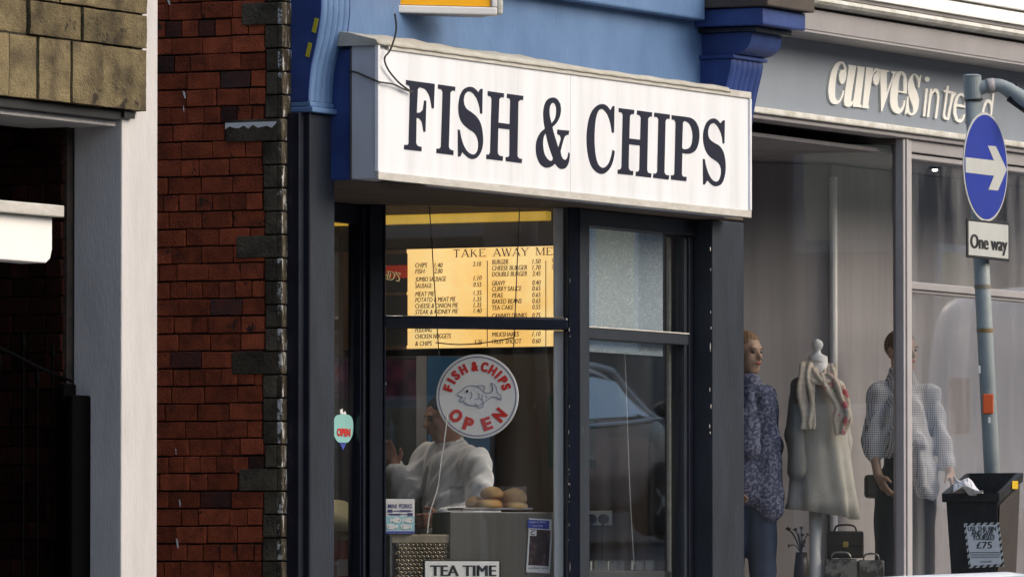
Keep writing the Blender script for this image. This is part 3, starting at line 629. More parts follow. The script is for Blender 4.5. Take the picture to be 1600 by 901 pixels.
for lp, g in letters: outline_on('letter', lp, sp, .003, 'sign_black', sg, **g)
tag(MB().tube(spline([aY(617, 22, -.40), aY(619, 48, -.39), aY(610, 78, -.37), aY(601, 91, -.36), aY(606, 108, -.352), aY(622, 128, -.351), aY(640, 142, -.352), aY(645, 144, -.352)]), .0045, 6).build('hanging_cable', 'cable'), 'thin dark cable hanging from the orange sign down to the letter F', 'cable')
tag(MB().tube(spline([aX(545, 112, -2.72), aX(556, 113, -2.724), aX(575, 121, -2.724), aX(592, 128, -2.726), aY(600, 129.5, -.352), aY(615, 132, -.352), aY(632, 140, -.352), aY(643, 143.5, -.353)]), .0045, 6).build('hanging_cable', 'cable'), 'thin dark cable running across the grey end of the white box sign', 'cable')
# ------------------------------------------------------------------ orange projecting sign (cut by the top of the photograph)
ob = aD(605, 20, 36.15); u45 = -d45
os_ = thing('projecting_sign', ob, 'orange lightbox sign in a white frame above the white sign', 'sign')
W_ = 170 / (F / 36.15) / .952
o0 = np.array(ob)
MB().obox(o0 + n45 * 0 + u45 * .012 + np.array([0, 0, .0]), u45, -n45, (0, 0, 1), W_ - .024, .16, .6).build('sign_case', 'frame_grey', os_, bevel=.006)
MB().obox(o0 + u45 * .03 + np.array([0, 0, .04]), u45, n45, (0, 0, 1), W_ - .06, .004, .5).build('face_panel', 'orange', os_)
MB().obox(o0, u45, n45, (0, 0, 1), W_, .016, .036).build('bottom_trim', 'white', os_, bevel=.006)
for s in (0, W_ - .026): MB().obox(o0 + u45 * s + np.array([0, 0, .037]), u45, n45, (0, 0, 1), .026, .016, .55).build('end_trim', 'white', os_, bevel=.006)
MB().obox(o0 + u45 * (W_ + .003) - n45 * .004 + np.array([0, 0, .004]), u45, -n45, (0, 0, 1), .035, .15, .58).build('end_cap', 'ledge', os_, bevel=.012)
MB().obox(o0 + u45 * .12 - n45 * .16 + np.array([0, 0, .3]), u45, -n45, (0, 0, 1), .05, .5, .05).build('mounting_bracket', 'navy_black', os_)

# ================================================================== NEIGHBOUR WITH STONE LINTEL
nb = thing('stone_gateway', (-5.7, -.4, 0), 'sandstone lintel on a white painted pier over a dark passage', 'building')
def stone(px0, px1, z0, z1, y=-.5):
    x0 = aY(px0, 150, -.5)[0]; x1 = aY(px1, 150, -.5)[0]; j = .005; d = random.uniform(-.012, .012)
    bm = bmesh.new(); bmesh.ops.create_cube(bm, size=1); bmesh.ops.subdivide_edges(bm, edges=bm.edges, cuts=15, use_grid_fill=True)
    cx_, cz_, ex, ez = (x0 + x1) / 2, (z0 + z1) / 2, (x1 - x0) / 2 - j, (z1 - z0) / 2 - j
    for v in bm.verts:
        X_, Y_, Z_ = v.co.x * 2, v.co.y * 2, v.co.z * 2
        if Y_ < -.9:
            e_ = max(abs(X_), abs(Z_)); Y_ += .10 * max(0, e_ - .93) * 2
        p_ = Vector((cx_ + X_ * ex, y + d + .1 + Y_ * .1, cz_ + Z_ * ez)); nz = noise.noise_vector(p_ * 14) * .0022 + noise.noise_vector(p_ * 60) * .0018; v.co = p_ + nz
    me = bpy.data.meshes.new('stone_block'); bm.to_mesh(me); bm.free(); link('stone_block', me, 'sandstone', bk)
bk = B('lintel_core', 'stone_gap', nb, -9, -5.125, -.485, -.2, 2.972, 4.6, 0)
for lim, z0, z1 in (((-330, -230, -120, -60, -33, 17, 61, 111, 161, 230), 2.966, 3.236), ((-330, -200, -90, -5, 45, 96, 128, 213, 231), 3.236, 3.385), ((-330, -180, -60, 20, 92, 190, 231), 3.385, 3.53), ((-330, -150, 30, 130, 231), 3.53, 3.70)):
    for a, b in zip(lim[:-1], lim[1:]): stone(a, b, z0, z1)
xl = aY(190, 500, -.45)[0]; xr = aY(246, 500, -.45)[0]
B('pier', 'white_render', nb, xl, xr, -.45, -.21, -.4, 4.6, .006)
B('lintel_beam', 'near_black', nb, -9, xl - .02, -.46, -.26, 2.925, 2.966, .003); B('lintel_beam', 'near_black', nb, xl - .02, xl + .07, -.475, -.452, 2.935, 2.966, .003)
B('lintel_soffit', 'white_render', nb, -9, xl - .001, -.42, -.02, 2.90, 2.924, .003)
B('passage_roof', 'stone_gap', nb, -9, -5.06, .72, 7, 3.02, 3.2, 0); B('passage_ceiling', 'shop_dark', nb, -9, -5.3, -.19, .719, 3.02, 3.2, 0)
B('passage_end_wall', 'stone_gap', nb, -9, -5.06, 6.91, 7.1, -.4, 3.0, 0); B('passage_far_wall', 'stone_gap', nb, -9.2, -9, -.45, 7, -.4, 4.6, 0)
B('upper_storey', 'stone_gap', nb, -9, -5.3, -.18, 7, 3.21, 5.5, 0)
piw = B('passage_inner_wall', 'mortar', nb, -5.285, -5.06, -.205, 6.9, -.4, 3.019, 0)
z = .845; row = 0
while z < 2.95:
    y = -.19 - (row % 2) * .08
    while y < .5:
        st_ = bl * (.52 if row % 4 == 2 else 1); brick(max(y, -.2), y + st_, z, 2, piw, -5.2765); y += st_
    z += pitch; row += 1
B('front_jamb_wall', 'stone_gap', nb, -9, -6.6, -.48, -.2, -.4, 2.92, 0)
# white box on the left
wb = aY(0, 412, -.7)
b0 = aY(-60, 335, -.7); b1 = aY(82, 335, -.7); zb = aY(60, 410, -.7)[2]; zt_ = aY(60, 338, -.7)[2]; zt2 = aY(60, 319, -.7)[2]
wbx = thing('wall_box', (b0[0], -.6, zb), 'bright white box with a grey metal cap beside the dark passage', 'box')
bm = MB(); r_ = .05
pts = [(b0[0], zb), (b1[0] - r_, zb), (b1[0] - .015, zb + .02), (b1[0], zb + .06), (b1[0], zt_), (b0[0], zt_)]
bm.prism([(x, -.7, zz) for x, zz in pts], (0, .12, 0)); bm.build('box_body', 'upper_white', wbx, bevel=.006)
B('box_cap', 'aluminium', wbx, b0[0], b1[0] + .03, -.74, -.55, zt_ + .002, zt2, .004)
B('wall_bracket', 'near_black', wbx, b0[0] - .5, b0[0] - .002, -.68, -.6, zb + .05, zb + .1)
# iron gate
gt = thing('iron_gate', (-5.4, -.15, 0), 'black iron gate with thin bars standing open in the passage', 'gate')
def gx(px, y): return aY(px, 700, y)[0]
gp = gx(128, -.33)
pg = MB(); B('gate_post', 'iron', gt, gx(113, -.30), gx(143, -.30), -.30, -.26, -.2, aY(130, 617, -.3)[2], .01)
B('gate_post', 'iron', gt, gx(100, -.25), gx(120, -.25), -.25, -.21, -.2, aY(130, 600, -.25)[2], .01)
for px, t in ((-40, 560), (-2, 575), (36, 545), (58, 600), (82, 560)):
    x = gx(px, -.2); zz = aY(px, t, -.2)[2]
    br = MB().tube([(x, -.2, -.1), (x, -.2, zz)], .006, 6).build('bar', 'iron', gt)
    MB().tube([(x, -.2, zz), (x, -.2, zz + .02), (x, -.2, zz + .08)], [.008, .016, .002], 6).build('spear_head', 'iron', br)
MB().tube(spline([(gx(-80, -.2), -.2, 1.98), (gx(0, -.2), -.2, 1.93), (gx(60, -.2), -.2, 1.86), (gx(118, -.2), -.2, 1.80)]), .008, 6).build('top_rail', 'iron', gt)
MB().tube([(gx(-80, -.2), -.2, .3), (gx(118, -.2), -.2, .3)], .01, 6).build('bottom_rail', 'iron', gt)

# ================================================================== INSIDE THE CHIP SHOP
Z = np.array([0, 0, 1.0]); U45 = -d45
def sp45(px, py, off): return aP(px, py, P0 - n45 * off, n45)       # point on a plane `off` metres behind the angled glass
def panel(name, px0, py0, px1, py1, off, th, m, parent=None, bevel=.002):   # upright box parallel to the angled window
    a = sp45(px0, py1, off); b = sp45(px1, py0, off)
    return MB().obox(a, U45, Z, n45, np.dot(b - a, U45), b[2] - a[2], -th).build(name, m, parent, bevel=bevel)
def wallbox(name, px0, py0, px1, py1, X, th, m, parent=None, bevel=.002):   # box on the party wall, front face at X
    a = aX(px0, py1, X); b = aX(px1, py0, X)
    return MB().box(X, X + th, b[1], a[1], a[2], b[2]).build(name, m, parent, bevel=bevel)
YU = (0, -1, 0)
def serif(word, p, u, v, h, wd, m, parent):
    G = {'T': [((0, .96), (.8, .96), .09), ((.4, 0), (.4, .95), .13)], 'A': [((.05, 0), (.4, 1), .07), ((.4, 1), (.78, 0), .14), ((.18, .33), (.62, .33), .06)],
         'K': [((.15, 0), (.15, 1), .13), ((.18, .42), (.68, .98), .06), ((.33, .55), (.72, 0), .13)], 'E': [((.13, 0), (.13, 1), .13), ((.1, .96), (.66, .96), .08), ((.1, .04), (.68, .04), .08), ((.1, .52), (.52, .52), .06), ((.66, .8), (.66, 1), .06), ((.68, 0), (.68, .22), .06)],
         'W': [((.02, 1), (.3, 0), .13), ((.3, 0), (.52, .95), .06), ((.5, 1), (.78, 0), .13), ((.78, 0), (1.02, 1), .06)], 'Y': [((.04, 1), (.4, .45), .13), ((.4, .45), (.76, 1), .06), ((.4, 0), (.4, .5), .13)],
         'M': [((.1, 0), (.1, 1), .06), ((.1, 1), (.5, .05), .13), ((.5, .05), (.9, 1), .06), ((.9, 0), (.9, 1), .13)], 'N': [((.1, 0), (.1, 1), .06), ((.1, 1), (.75, 0), .13), ((.75, 0), (.75, 1), .06)], 'U': [((.12, .2), (.12, 1), .13), ((.12, .22), (.4, .03), .1), ((.4, .03), (.7, .2), .08), ((.7, .2), (.7, 1), .06)]}
    W = {'W': 1.1, 'M': 1.05, ' ': .55}; x = 0; segs = []
    for c in word:
        for k, (a, b, t) in enumerate(G.get(c, [])): segs.append(((a[0] + x, a[1]), (b[0] + x, b[1]), t))
        x += W.get(c, .88) + .1
    sx = wd / x; b = MB(); p = np.array(p); u = np.array(u); v = np.array(v); n = np.cross(u, v)
    for i, (a, c, t) in enumerate(segs):
        a = np.array(a); c = np.array(c); d = (c - a) / np.linalg.norm(c - a); q = np.array((-d[1], d[0])) * t / 2
        pts = [a + q, a - q, c - q, c + q]; P3 = [p + u * x_ * sx + v * y_ * h + n * (.001 + .0001 * (i % 7)) for x_, y_ in pts]; b.add(P3, [(0, 1, 2, 3)])
        for e in ((a, c) if abs(d[1]) > .5 else ()):
            if e[1] < .02 or e[1] > .98:
                yy = .03 if e[1] < .5 else .97; P3 = [p + u * x_ * sx + v * y_ * h + n * (.002 + .0001 * (i % 7)) for x_, y_ in ((e[0] - .15, yy - .025), (e[0] + .15, yy - .025), (e[0] + .15, yy + .025), (e[0] - .15, yy + .025))]; b.add(P3, [(0, 1, 2, 3)])
    b.build('lettering', m, parent)
# ---- menu
mb = thing('menu_board', (1.49, 1.4, 2.175), 'lit yellow take away menu board high on the shop wall', 'menu board')
MX = 1.465
B('board_case', 'near_black', mb, MX + .004, 1.507, .76, 2.13, 2.165, 2.70); B('menu_panel', 'menu', mb, MX, MX + .0035, .77, 1.748, 2.175, 2.692, .001)
def mt(px, py, s, wpc=3.75, h=.0245, m='menu_text', **k): text(s, aX(px, py, MX), YU, Z, h, m, mb, wd=len(s) * wpc / 268, fat=.0016, shear=.18, **k)
serif('TAKE AWAY MENU', aX(708, 402, MX), YU, Z, .040, 186 / 268, 'menu_text', mb)
for y, s in ((418, 'CHIPS'), (427.5, 'FISH'), (440, 'JUMBO SAUSAGE'), (450, 'SAUSAGE'), (463, 'MEAT PIE'), (472, 'POTATO & MEAT PIE'), (481.5, 'CHEESE & ONION PIE'), (491, 'STEAK & KIDNEY PIE'), (519, 'PUDDING'), (529, 'CHICKEN NUGGETS'), (540, '& CHIPS')): mt(649, y, s)
for x, y, s in ((679, 418, '1.40'), (679, 427, '2.80'), (739, 416, '2.10'), (740, 438, '1.10'), (740, 448, '0.55'), (740, 461, '1.35'), (740, 471, '1.35'), (740, 480, '1.35'), (740, 489, '1.40'), (741, 538, '3.25')): mt(x, y, s, 3.2)
for y, s, p_ in ((413, 'BURGER', '1.50'), (422.5, 'CHEESE BURGER', '1.70'), (432, 'DOUBLE BURGER', '2.45'), (446, 'GRAVY', '0.40'), (455, 'CURRY SAUCE', '0.65'), (465, 'PEAS', '0.65'), (474.5, 'BAKED BEANS', '0.65'), (484, 'TEA CAKE', '0.55'), (497, 'CANNED DRINKS', '0.75'), (526, 'MILKSHAKES', '1.10'), (537, 'FRUIT SHOOT', '0.60')): mt(769, y, s, 4.2); mt(832, y - 1, p_, 3.2)
mt(863, 410, 'CH'); mt(863, 420, 'DA')
for px in (761.5, 853): a = aX(px, 541, MX); b = aX(px, 407, MX); MB().box(MX - .0015, MX, a[1] - .002, a[1] + .002, a[2], b[2]).build('rule', 'menu_text', mb)
B('picture_panel', 'tan_wood', mb, MX + .001, MX + .0035, 1.7485, 2.125, 2.172, 2.69, .001)
a = aX(548, 500, MX); b = aX(637, 395, MX)
def pic(px0, py0, px1, py1, m, d=.001): a = aX(px0, py1, MX); b = aX(px1, py0, MX); MB().box(MX - d, MX + .0005, b[1], a[1], a[2], b[2]).build('picture', m, mb)
pic(547, 396, 637, 458, 'print_dark'); pic(547, 460.5, 637, 541, 'print_dark'); pic(547, 414, 637, 436, 'red_lit', .002)
text("HOLLAND'S", aX(556, 428, MX - .003), (0, -.985, -.17), (0, -.17, .985), .046, 'cream_lit', mb, wd=70 / 268, fat=.006)
text("HOLLAND'S", aX(556.5, 427, MX - .006), (0, -.985, -.17), (0, -.17, .985), .040, 'black', mb, wd=68.5 / 268)
# ---- the menu board is the lit lamp; cove glow is painted, ceiling tube added unseen
# ---- hanging round sign
rc = sp45(746, 619, .10); ru = np.array([rt[0], rt[1], 0]); rn = -np.array([fh[0], fh[1], 0])
rs_ = thing('round_sign', rc - Z * .2, 'round white FISH & CHIPS OPEN sign with a fish hanging in the window', 'sign')
RR = 64.5 / (F / np.dot(rc - C, fw))
def disc(name, r, d0, d1, m, n=64):
    ring = lambda d: [rc + rn * d + ru * r * math.cos(t) + Z * r * 1.02 * math.sin(t) for t in np.linspace(0, 2 * math.pi, n, endpoint=False)]
    return MB().rings([ring(d0), ring(d1)]).build(name, m, rs_, bevel=.003)
disc('disc', RR, -.012, .010, 'paper')
def ringm(name, r0, r1, d, m, n=72):
    b = MB(); a = [rc + rn * d + ru * r0 * math.cos(t) + Z * 1.02 * r0 * math.sin(t) for t in np.linspace(0, 2 * math.pi, n, endpoint=False)]; c = [rc + rn * d + ru * r1 * math.cos(t) + Z * 1.02 * r1 * math.sin(t) for t in np.linspace(0, 2 * math.pi, n, endpoint=False)]
    b.add(a + c, [(i, (i + 1) % n, n + (i + 1) % n, n + i) for i in range(n)]); b.build(name, m, rs_)
ringm('border_line', RR * .925, RR * .945, .0115, 'navy')
zp = 1 / 6.006 / (F / np.dot(rc - C, fw))
def arc(ch, ang, rad, h, wd, topout):
    t = R(ang); e = ru * math.cos(t) + Z * math.sin(t); tang = ru * math.sin(t) - Z * math.cos(t)
    u, v = (tang, e) if topout else (-tang, -e)
    base = rc + rn * .0105 + e * (rad * zp) - v * h / 2
    text(ch, base, u, v, h, 'red', rs_, wd=wd, bold=.045, fat=.004, name='letter', align=1)
for ch, a, wd in zip('FISH&CHIPS', (164, 149.4, 135.6, 117.8, 95, 76.6, 59.6, 46, 32.2, 18.5), (.026, .010, .028, .032, .032, .032, .032, .010, .028, .026)): arc(ch, a, 285, .043, wd, True)
for ch, a, wd in zip('OPEN', (222, 252, 289, 320), (.056, .045, .045, .05)): arc(ch, a, 270, .058, wd, False)
fz = lambda x, y: rc + rn * .0125 + ru * (x - 462) * zp - Z * (y - 440) * zp
fish = [(320,385),(345,355),(390,340),(440,342),(480,360),(520,395),(560,410),(595,400),(608,365),(590,312),(625,330),(645,370),(648,402),(680,430),(685,475),(640,450),(600,445),(560,470),(520,500),(470,525),(410,525),(360,510),(335,488),(295,488),(300,468),(325,455),(310,440),(285,435),(278,410),(295,400)]
sm = smooth_outline(fish, 70); loc2 = [((x - 462) * zp, -(y - 440) * zp) for x, y in sm]
filled('fish_body', [loc2], (rc + rn * .0118, ru, Z, rn), .0006, 'fish_fill', rs_)
for pts in (sm + [sm[0]], spline([(455, 350), (480, 338), (520, 340), (533, 360), (520, 388)], 4), spline([(440, 470), (480, 460), (510, 480), (522, 520), (500, 545), (465, 540), (440, 500)], 4), spline([(400, 395), (412, 420), (405, 450), (390, 465)], 4), spline([(325, 480), (345, 470), (350, 440)], 3), spline([(470, 410), (480, 425), (470, 440), (482, 455)], 3), spline([(500, 425), (512, 440), (502, 455), (514, 470)], 3), spline([(540, 430), (550, 445), (542, 460)], 3)):
    MB().tube([fz(*p) for p in pts], .0013, 5).build('fish_line', 'navy', rs_)
MB().rings([[fz(366 + 11 * math.cos(t), 392 + 14 * math.sin(t)) + rn * d for t in np.linspace(0, 6.28, 14, endpoint=False)] for d in (.0, .002)]).build('fish_eye', 'near_black', rs_)
for px0, py0, px1, py1 in ((671, 322, 686, 556), (812, 322, 802, 556)):
    a = sp45(px0, py0, .10); b = sp45(px1, py1, .10); MB().tube([a, b], .0028, 5).build('chain', 'near_black', rs_)
    if px0 > 700: pass
MB().tube(spline([sp45(681, 535, .10), sp45(720, 538, .10), sp45(765, 534, .10), sp45(803, 527, .10)]), .003, 5).build('swag_chain', 'near_black', rs_)
# ---- steel cabinet, bread box, posters, TEA TIME
sill = thing('window_counter', (-.2, .45, .15), 'dark counter shelf behind the angled shop window', 'counter')
a = sp45(600, 901, .05); MB().obox(sp45(1060, 901, .05) * np.array([1, 1, 0]) + Z * .80, d45, -n45, Z, 1.40, .45, .06).build('counter_top', 'near_black', sill, bevel=.004)
MB().obox(sp45(1060, 901, .07) * np.array([1, 1, 0]) + Z * .15, d45, -n45, Z, 1.40, .42, .649).build('counter_front', 'near_black', sill)
cb = thing('steel_cabinet', sp45(785, 900, .2) * np.array([1, 1, 0]) + Z * .86, 'brushed steel cabinet in the window under the bread box', 'cabinet')
def pbox(name, px0, py0, px1, zbot, off, th, m, parent, bevel=.004):
    a = sp45(px0, py0, off); b = sp45(px1, py0, off); a0 = a.copy(); a0[2] = zbot
    return MB().obox(a0, U45, Z, n45, np.dot(b - a, U45), a[2] - zbot, -th).build(name, m, parent, bevel=bevel)
pbox('cabinet_body', 703, 799, 867, .862, .12, .30, 'steel', cb); pbox('cabinet_edge', 862, 799.5, 868.5, .862, .112, .006, 'chrome', cb, .001)
ps = thing('window_poster', sp45(841, 893, .105), 'small poster with blue heading stuck on the steel cabinet', 'poster')
def tilt(px0, py0, px1, py1, off, m, name, par, th=.0015, sl=.05): # slightly turned sheet
    a = sp45(px0, py1, off); b = sp45(px1, py0, off); wd = np.dot(b - a, U45); u = U45 + Z * -sl; MB().obox(a, u, Z + U45 * .06, n45, wd, b[2] - a[2], th).build(name, m, par)
tilt(822, 809, 859, 893, .115, 'paper', 'sheet', ps); tilt(824, 811, 857.5, 824, .113, 'poster_blue', 'heading_band', ps); tilt(825.5, 826, 857, 882, .113, 'poster_dark', 'picture', ps); tilt(827, 827, 838, 836, .1115, 'paper', 'badge', ps)
text('C', sp45(829, 835, .1095), U45, Z, .02, 'near_black', ps, bold=.03)
text('Clayton Le Moors', sp45(827, 816, .111), U45, Z, .009, 'paper', ps, wd=28 / 322); text('Live Club', sp45(833, 822, .111), U45, Z, .009, 'paper', ps, wd=16 / 322)
text('northern soul', sp45(826, 888, .1125), U45, Z, .011, 'near_black', ps, wd=31 / 322)
bx_ = thing('bread_box', sp45(778, 797, .25), 'clear plastic tub of bread buns on the steel cabinet', 'food box')
a = sp45(726, 796.5, .14); zb_ = a[2]
pbox('tray', 723, 792, 833, zb_ + .002, .135, .26, 'frame_grey', bx_, .004)
for nm, (p0x, p1x, o0, o1) in {'side': (726, 831, .14, .143)}.items(): pbox('tub_side', 726, 759, 822, zb_ + .02, .14, .003, 'glass_clear', bx_, 0)
e = sp45(822, 792, .14); e0 = e.copy(); e0[2] = zb_ + .02; hh = sp45(822, 759, .14)[2] - zb_ - .02
MB().obox(e0, -n45, Z, U45, .24, hh, .003).build('tub_side', 'glass_clear', bx_); e1 = sp45(726, 792, .14); e1[2] = zb_ + .02; MB().obox(e1, -n45, Z, -U45, .24, hh, .003).build('tub_side', 'glass_clear', bx_)
for i, (px, py, rx, rz, off) in enumerate(((768, 770, 18, 10.5, .20), (803, 776, 20, 14, .22), (764, 787, 22, 9, .19), (805, 790, 20, 8, .19), (742, 785, 15, 11, .24), (785, 779, 16, 12, .28))):
    c = sp45(px, py, off); k = 1 / 318
    f = blend([ell(c, (U45, -n45, Z), (rx * k, rx * k * .95, rz * k)), ell(c - Z * rz * k * .35, (U45, -n45, Z), (rx * k * .98, rx * k * .93, rz * k * .6))], .01)
    lo, hi = bounds([c], .085); tag(body('bread_bun', f, lo, hi, .006, 'bun', None), ['round golden bun on top of the pile at the left', 'tall bun at the right of the tub', 'flat pale bun at the bottom front of the tub', 'bun at the bottom right corner of the tub', 'bun leaning at the left end of the tub', 'bun at the back of the tub between the others'][i], 'bun', 'bread buns in the tub')
tt = thing('tea_time_sign', sp45(722, 905, .045), 'white TEA TIME sign in a black frame low in the window', 'sign')
pbox('frame', 661, 873.5, 783, .80, .052, .012, 'near_black', tt); pbox('plate', 664, 876, 780, .81, .045, .0065, 'paper', tt, .002)
text('TEA TIME', sp45(673, 899, .0445), U45, Z, 17 / 318, 'near_black', tt, wd=101 / 303, fat=.007)
mg = thing('mesh_guard', sp45(655, 901, .12) * np.array([1, 1, 0]) + Z * .86, 'perforated metal heater guard in the corner of the window', 'heater')
pbox('guard_back', 612, 836, 702, .862, .16, .2, 'shop_dark', mg); pbox('top_plate', 611, 834, 703, sp45(650, 848, .13)[2], .13, .028, 'mesh_steel', mg)
for r_i in range(9):
    for c_i in range(12):
        px = 622 + c_i * 7 + (r_i % 2) * 3.5; py = 851 + r_i * 6.2
        if px > 700 or py > 903: continue
        c = sp45(px, py, .135); MB().rings([[c + n45 * d + (U45 * math.cos(t) * .0125 + Z * math.sin(t) * .0115) * s for t in np.linspace(0, 6.283, 6, endpoint=False)] for d, s in ((-.02, 1), (.0, .95), (.003, .55), (-.012, .45))]).build('perforation', 'mesh_steel', mg)
pbox('guard_edge', 609, 834, 613, .862, .12, .02, 'chrome', mg, .002)
fk = thing('forks_box', sp45(625, 833, .10), 'blue and white box reading MINI FORKS beside the window post', 'box')
panel('box', 603, 779, 648, 833, .10, .05, 'paper', fk); panel('lower_band', 603.3, 806, 647.7, 828, .0995, .0015, 'sky_blue', fk, 0); panel('base_band', 603.3, 829, 647.7, 832.5, .0995, .0015, 'poster_blue', fk, 0)
text('MINI  FORKS', sp45(606.5, 793, .098), U45, Z, 6.5 / 318, 'navy', fk, wd=37 / 303, bold=.02)
for y, fl_ in ((797.5, 1), (803, -1)):
    for (xa, xb, hh) in ((606, 645, 1.0), (606, 613, 4.6) if fl_ > 0 else (637, 645, 4.6), (625, 642, 2.6) if fl_ > 0 else (609, 626, 2.6)): panel('fork', xa, y - hh / 2, xb, y + hh / 2, .098 - .0002 * hh, .001, 'navy', fk, 0)
for x, y, s in ((620, 812, 1), (639, 812, 1), (611, 822, -1), (633, 822, -1)):
    c = sp45(x, y, .0975); k = 1 / 318
    lp = [(7.5 * k * math.cos(t), 4.2 * k * math.sin(t)) for t in np.linspace(0, 6.283, 20, endpoint=False)]
    filled('printed_fish', [lp], (c, U45, Z, n45), .0006, 'paper', fk); filled('printed_tail', [[(-s * 6 * k, 0), (-s * 11 * k, 4 * k), (-s * 11 * k, -4 * k)]], (c - n45 * .0004, U45, Z, n45), .0006, 'paper', fk); filled('printed_eye', [[(s * 4 * k + k * math.cos(t), k * math.sin(t)) for t in np.linspace(0, 6.28, 8, endpoint=False)]], (c + n45 * .0006, U45, Z, n45), .0006, 'near_black', fk)
# ---- wall things
gp_ = wallbox('green_poster', 857, 615, 930, 732, 1.482, .007, 'green_poster'); tag(gp_, 'dark green poster on the shop wall behind the corner post', 'poster')
for s, x, y, h in (('Hollands', 880, 632, .022), ('OUR PLANT', 868, 650, .016), ('BEEF', 874, 657, .016), ('NOW DELIVERING', 868, 718, .02)): text(s, aX(x, y, 1.480), YU, Z, h, 'pale_text', gp_, bold=.01)
blp = thing('blue_banner', sp45(720, 700, 1.8), 'bright blue banner hanging behind the round sign', 'banner')
panel('banner_sheet', 668, 557, 765, 706, 1.8, .01, 'bright_blue', blp); panel('banner_edge', 651, 556, 667, 706, 1.8, .012, 'frame_grey', blp)
fr = thing('drinks_fridge', sp45(590, 901, 2.1) * np.array([1, 1, 0]) + Z * .15, 'tall dark drinks fridge with a purple header at the back', 'fridge')
pbox('fridge_body', 500, 556, 655, .15, 2.0, .25, 'near_black', fr); panel('header', 502, 562, 653, 624, 1.99, .02, 'purple', fr)
for i, px in enumerate((560, 585, 612)): 
    c = sp45(px, 700, 1.97); MB().tube([c, c + Z * .09, c + Z * .13, c + Z * .16], [.024, .024, .01, .01], 10).build('drink_bottle', ['near_black', 'near_black', 'bottle_blue'][i], fr)
sk = thing('wall_socket', aX(937, 810, 1.48), 'white double wall socket with two black plugs', 'socket')
wallbox('face_plate', 919, 797, 956, 820, 1.482, .007, 'white', sk)
for px in (926, 945):
    c = aX(px, 810, 1.48); MB().tube([c + np.array([.002, 0, 0]), c + np.array([-.03, 0, 0])], .024, 12).build('plug', 'black', sk); MB().tube(spline([c + np.array([-.02, 0, -.02]), c + np.array([-.025, .005, -.12]), c + np.array([-.02, 0, -.4])]), .006, 6).build('plug_cable', 'black', sk)
for i, px in enumerate((882, 935, 962, 996, 1012)):
    c = aY(px, 890, .22 + .03 * (i % 2)); r0 = .045
    lb = ['round steel tin half hidden behind the post', 'round steel tin nearest the post in the front window', 'round steel tin second from the post', 'round steel tin below the white cord', 'round steel tin at the right end of the row'][i]
    t_ = thing('steel_tin', c - Z * .06, lb, 'tin', 'steel tins on the window ledge'); MB().tube([c, c + Z * .03, c + Z * .046, c + Z * .048], [r0, r0, r0, r0 * .9], 20).build('tin_body', 'chrome', t_); MB().tube([c + Z * .0485, c + Z * .052], [r0 * .8, r0 * .6], 16).build('tin_lid', 'steel', t_)
lg = thing('window_ledge', aY(980, 905, .25), 'pale ledge inside the front window carrying the steel tins', 'ledge'); B('ledge_board', 'steel', lg, .14, 1.23, .10, .42, .85, aY(935, 890, .22)[2] - .003); B('ledge_support', 'shop_dark', lg, .14, 1.23, .12, .40, .15, .849)
tag(MB().tube(spline([aY(976, 540, .14), aY(980, 650, .14), aY(984, 760, .14), aY(990, 868, .15), aY(992, 880, .16)]), .0022, 5).build('blind_string', 'white'), 'long white cord hanging in the front window', 'cord')
tag(MB().tube(spline([sp45(700, 640, .06), sp45(694, 690, .06), sp45(689, 720, .06), sp45(684, 760, .06), sp45(672, 800, .06), sp45(668, 832, .06)]), .0028, 5).build('blind_string', 'white'), 'white cord hanging in front of the man in the white coat', 'cord')
tl = thing('blind_pull', sp45(878, 760, .09), 'thin cord with white tassel hanging beside the corner post', 'cord'); MB().tube([sp45(877, 545, .09), sp45(877, 735, .09)], .0015, 5).build('pull_cord', 'white', tl); MB().tube([sp45(877, 733, .09), sp45(877, 742, .09), sp45(877, 747, .09)], [.003, .008, .006], 8).build('tassel', 'white', tl)
# ---- seen through the door
dm = thing('cream_dome', aD(540, 850, 39.2), 'cream domed lid on a red machine seen through the door glass', 'machine'); c0 = aD(532, 829, 39.2); k = 39.2 / F
rs1 = []
for py, rw in ((829, 40), (806, 40), (803, 37), (799, 34), (790, 26), (782, 12), (780, 2)): rs1.append([aD(525, py, 39.2) + (ru * math.cos(t) + rn * math.sin(t)) * rw * 1.15 * k for t in np.linspace(0, 6.283, 28, endpoint=False)])
MB().rings(rs1).build('dome', 'cream', dm, smooth=True)
a = aD(475, 842, 39.15); MB().obox(a - Z * .95, ru, Z, -rn, 90 * k, .945, .3).build('machine_body', 'dark_red', dm); MB().obox(aD(478, 842, 39.2), ru, Z, -rn, 84 * k, .035, .26).build('machine_top', 'cream', dm); MB().obox(aD(528, 899, 39.13), ru, Z, rn, 27 * k, .085, .004).build('paper_label', 'frame_grey', dm)
stk = thing('open_sticker', aY(536, 700, .82), 'teal OPEN sticker on the door glass', 'sticker')
outline_on('badge', [[(522, 655), (527, 648), (545, 648), (551, 656), (551, 676), (544, 690), (528, 690), (521, 676)]], ((-1, .819, 1.7), (1, 0, 0), Z, (0, -1, 0)), .001, 'teal', stk, (0, 0), 1, 80)
outline_on('badge_tail', [[(530, 691), (541, 691), (536, 703)]], ((-1, .819, 1.7), (1, 0, 0), Z, (0, -1, 0)), .001, 'poster_blue', stk, (0, 0), 1, 10)
outline_on('badge_top', [[(532, 646), (531, 640), (535, 638), (536, 645), (539, 642), (541, 647)]], ((-1, .819, 1.7), (1, 0, 0), Z, (0, -1, 0)), .001, 'paper', stk, (0, 0), 1, 80)
a = aY(526.5, 680, .816); b = aY(547.5, 680, .816); text('OPEN', a, (1, 0, 0), Z, 11 / 315, 'red', stk, wd=b[0] - a[0], bold=.05)

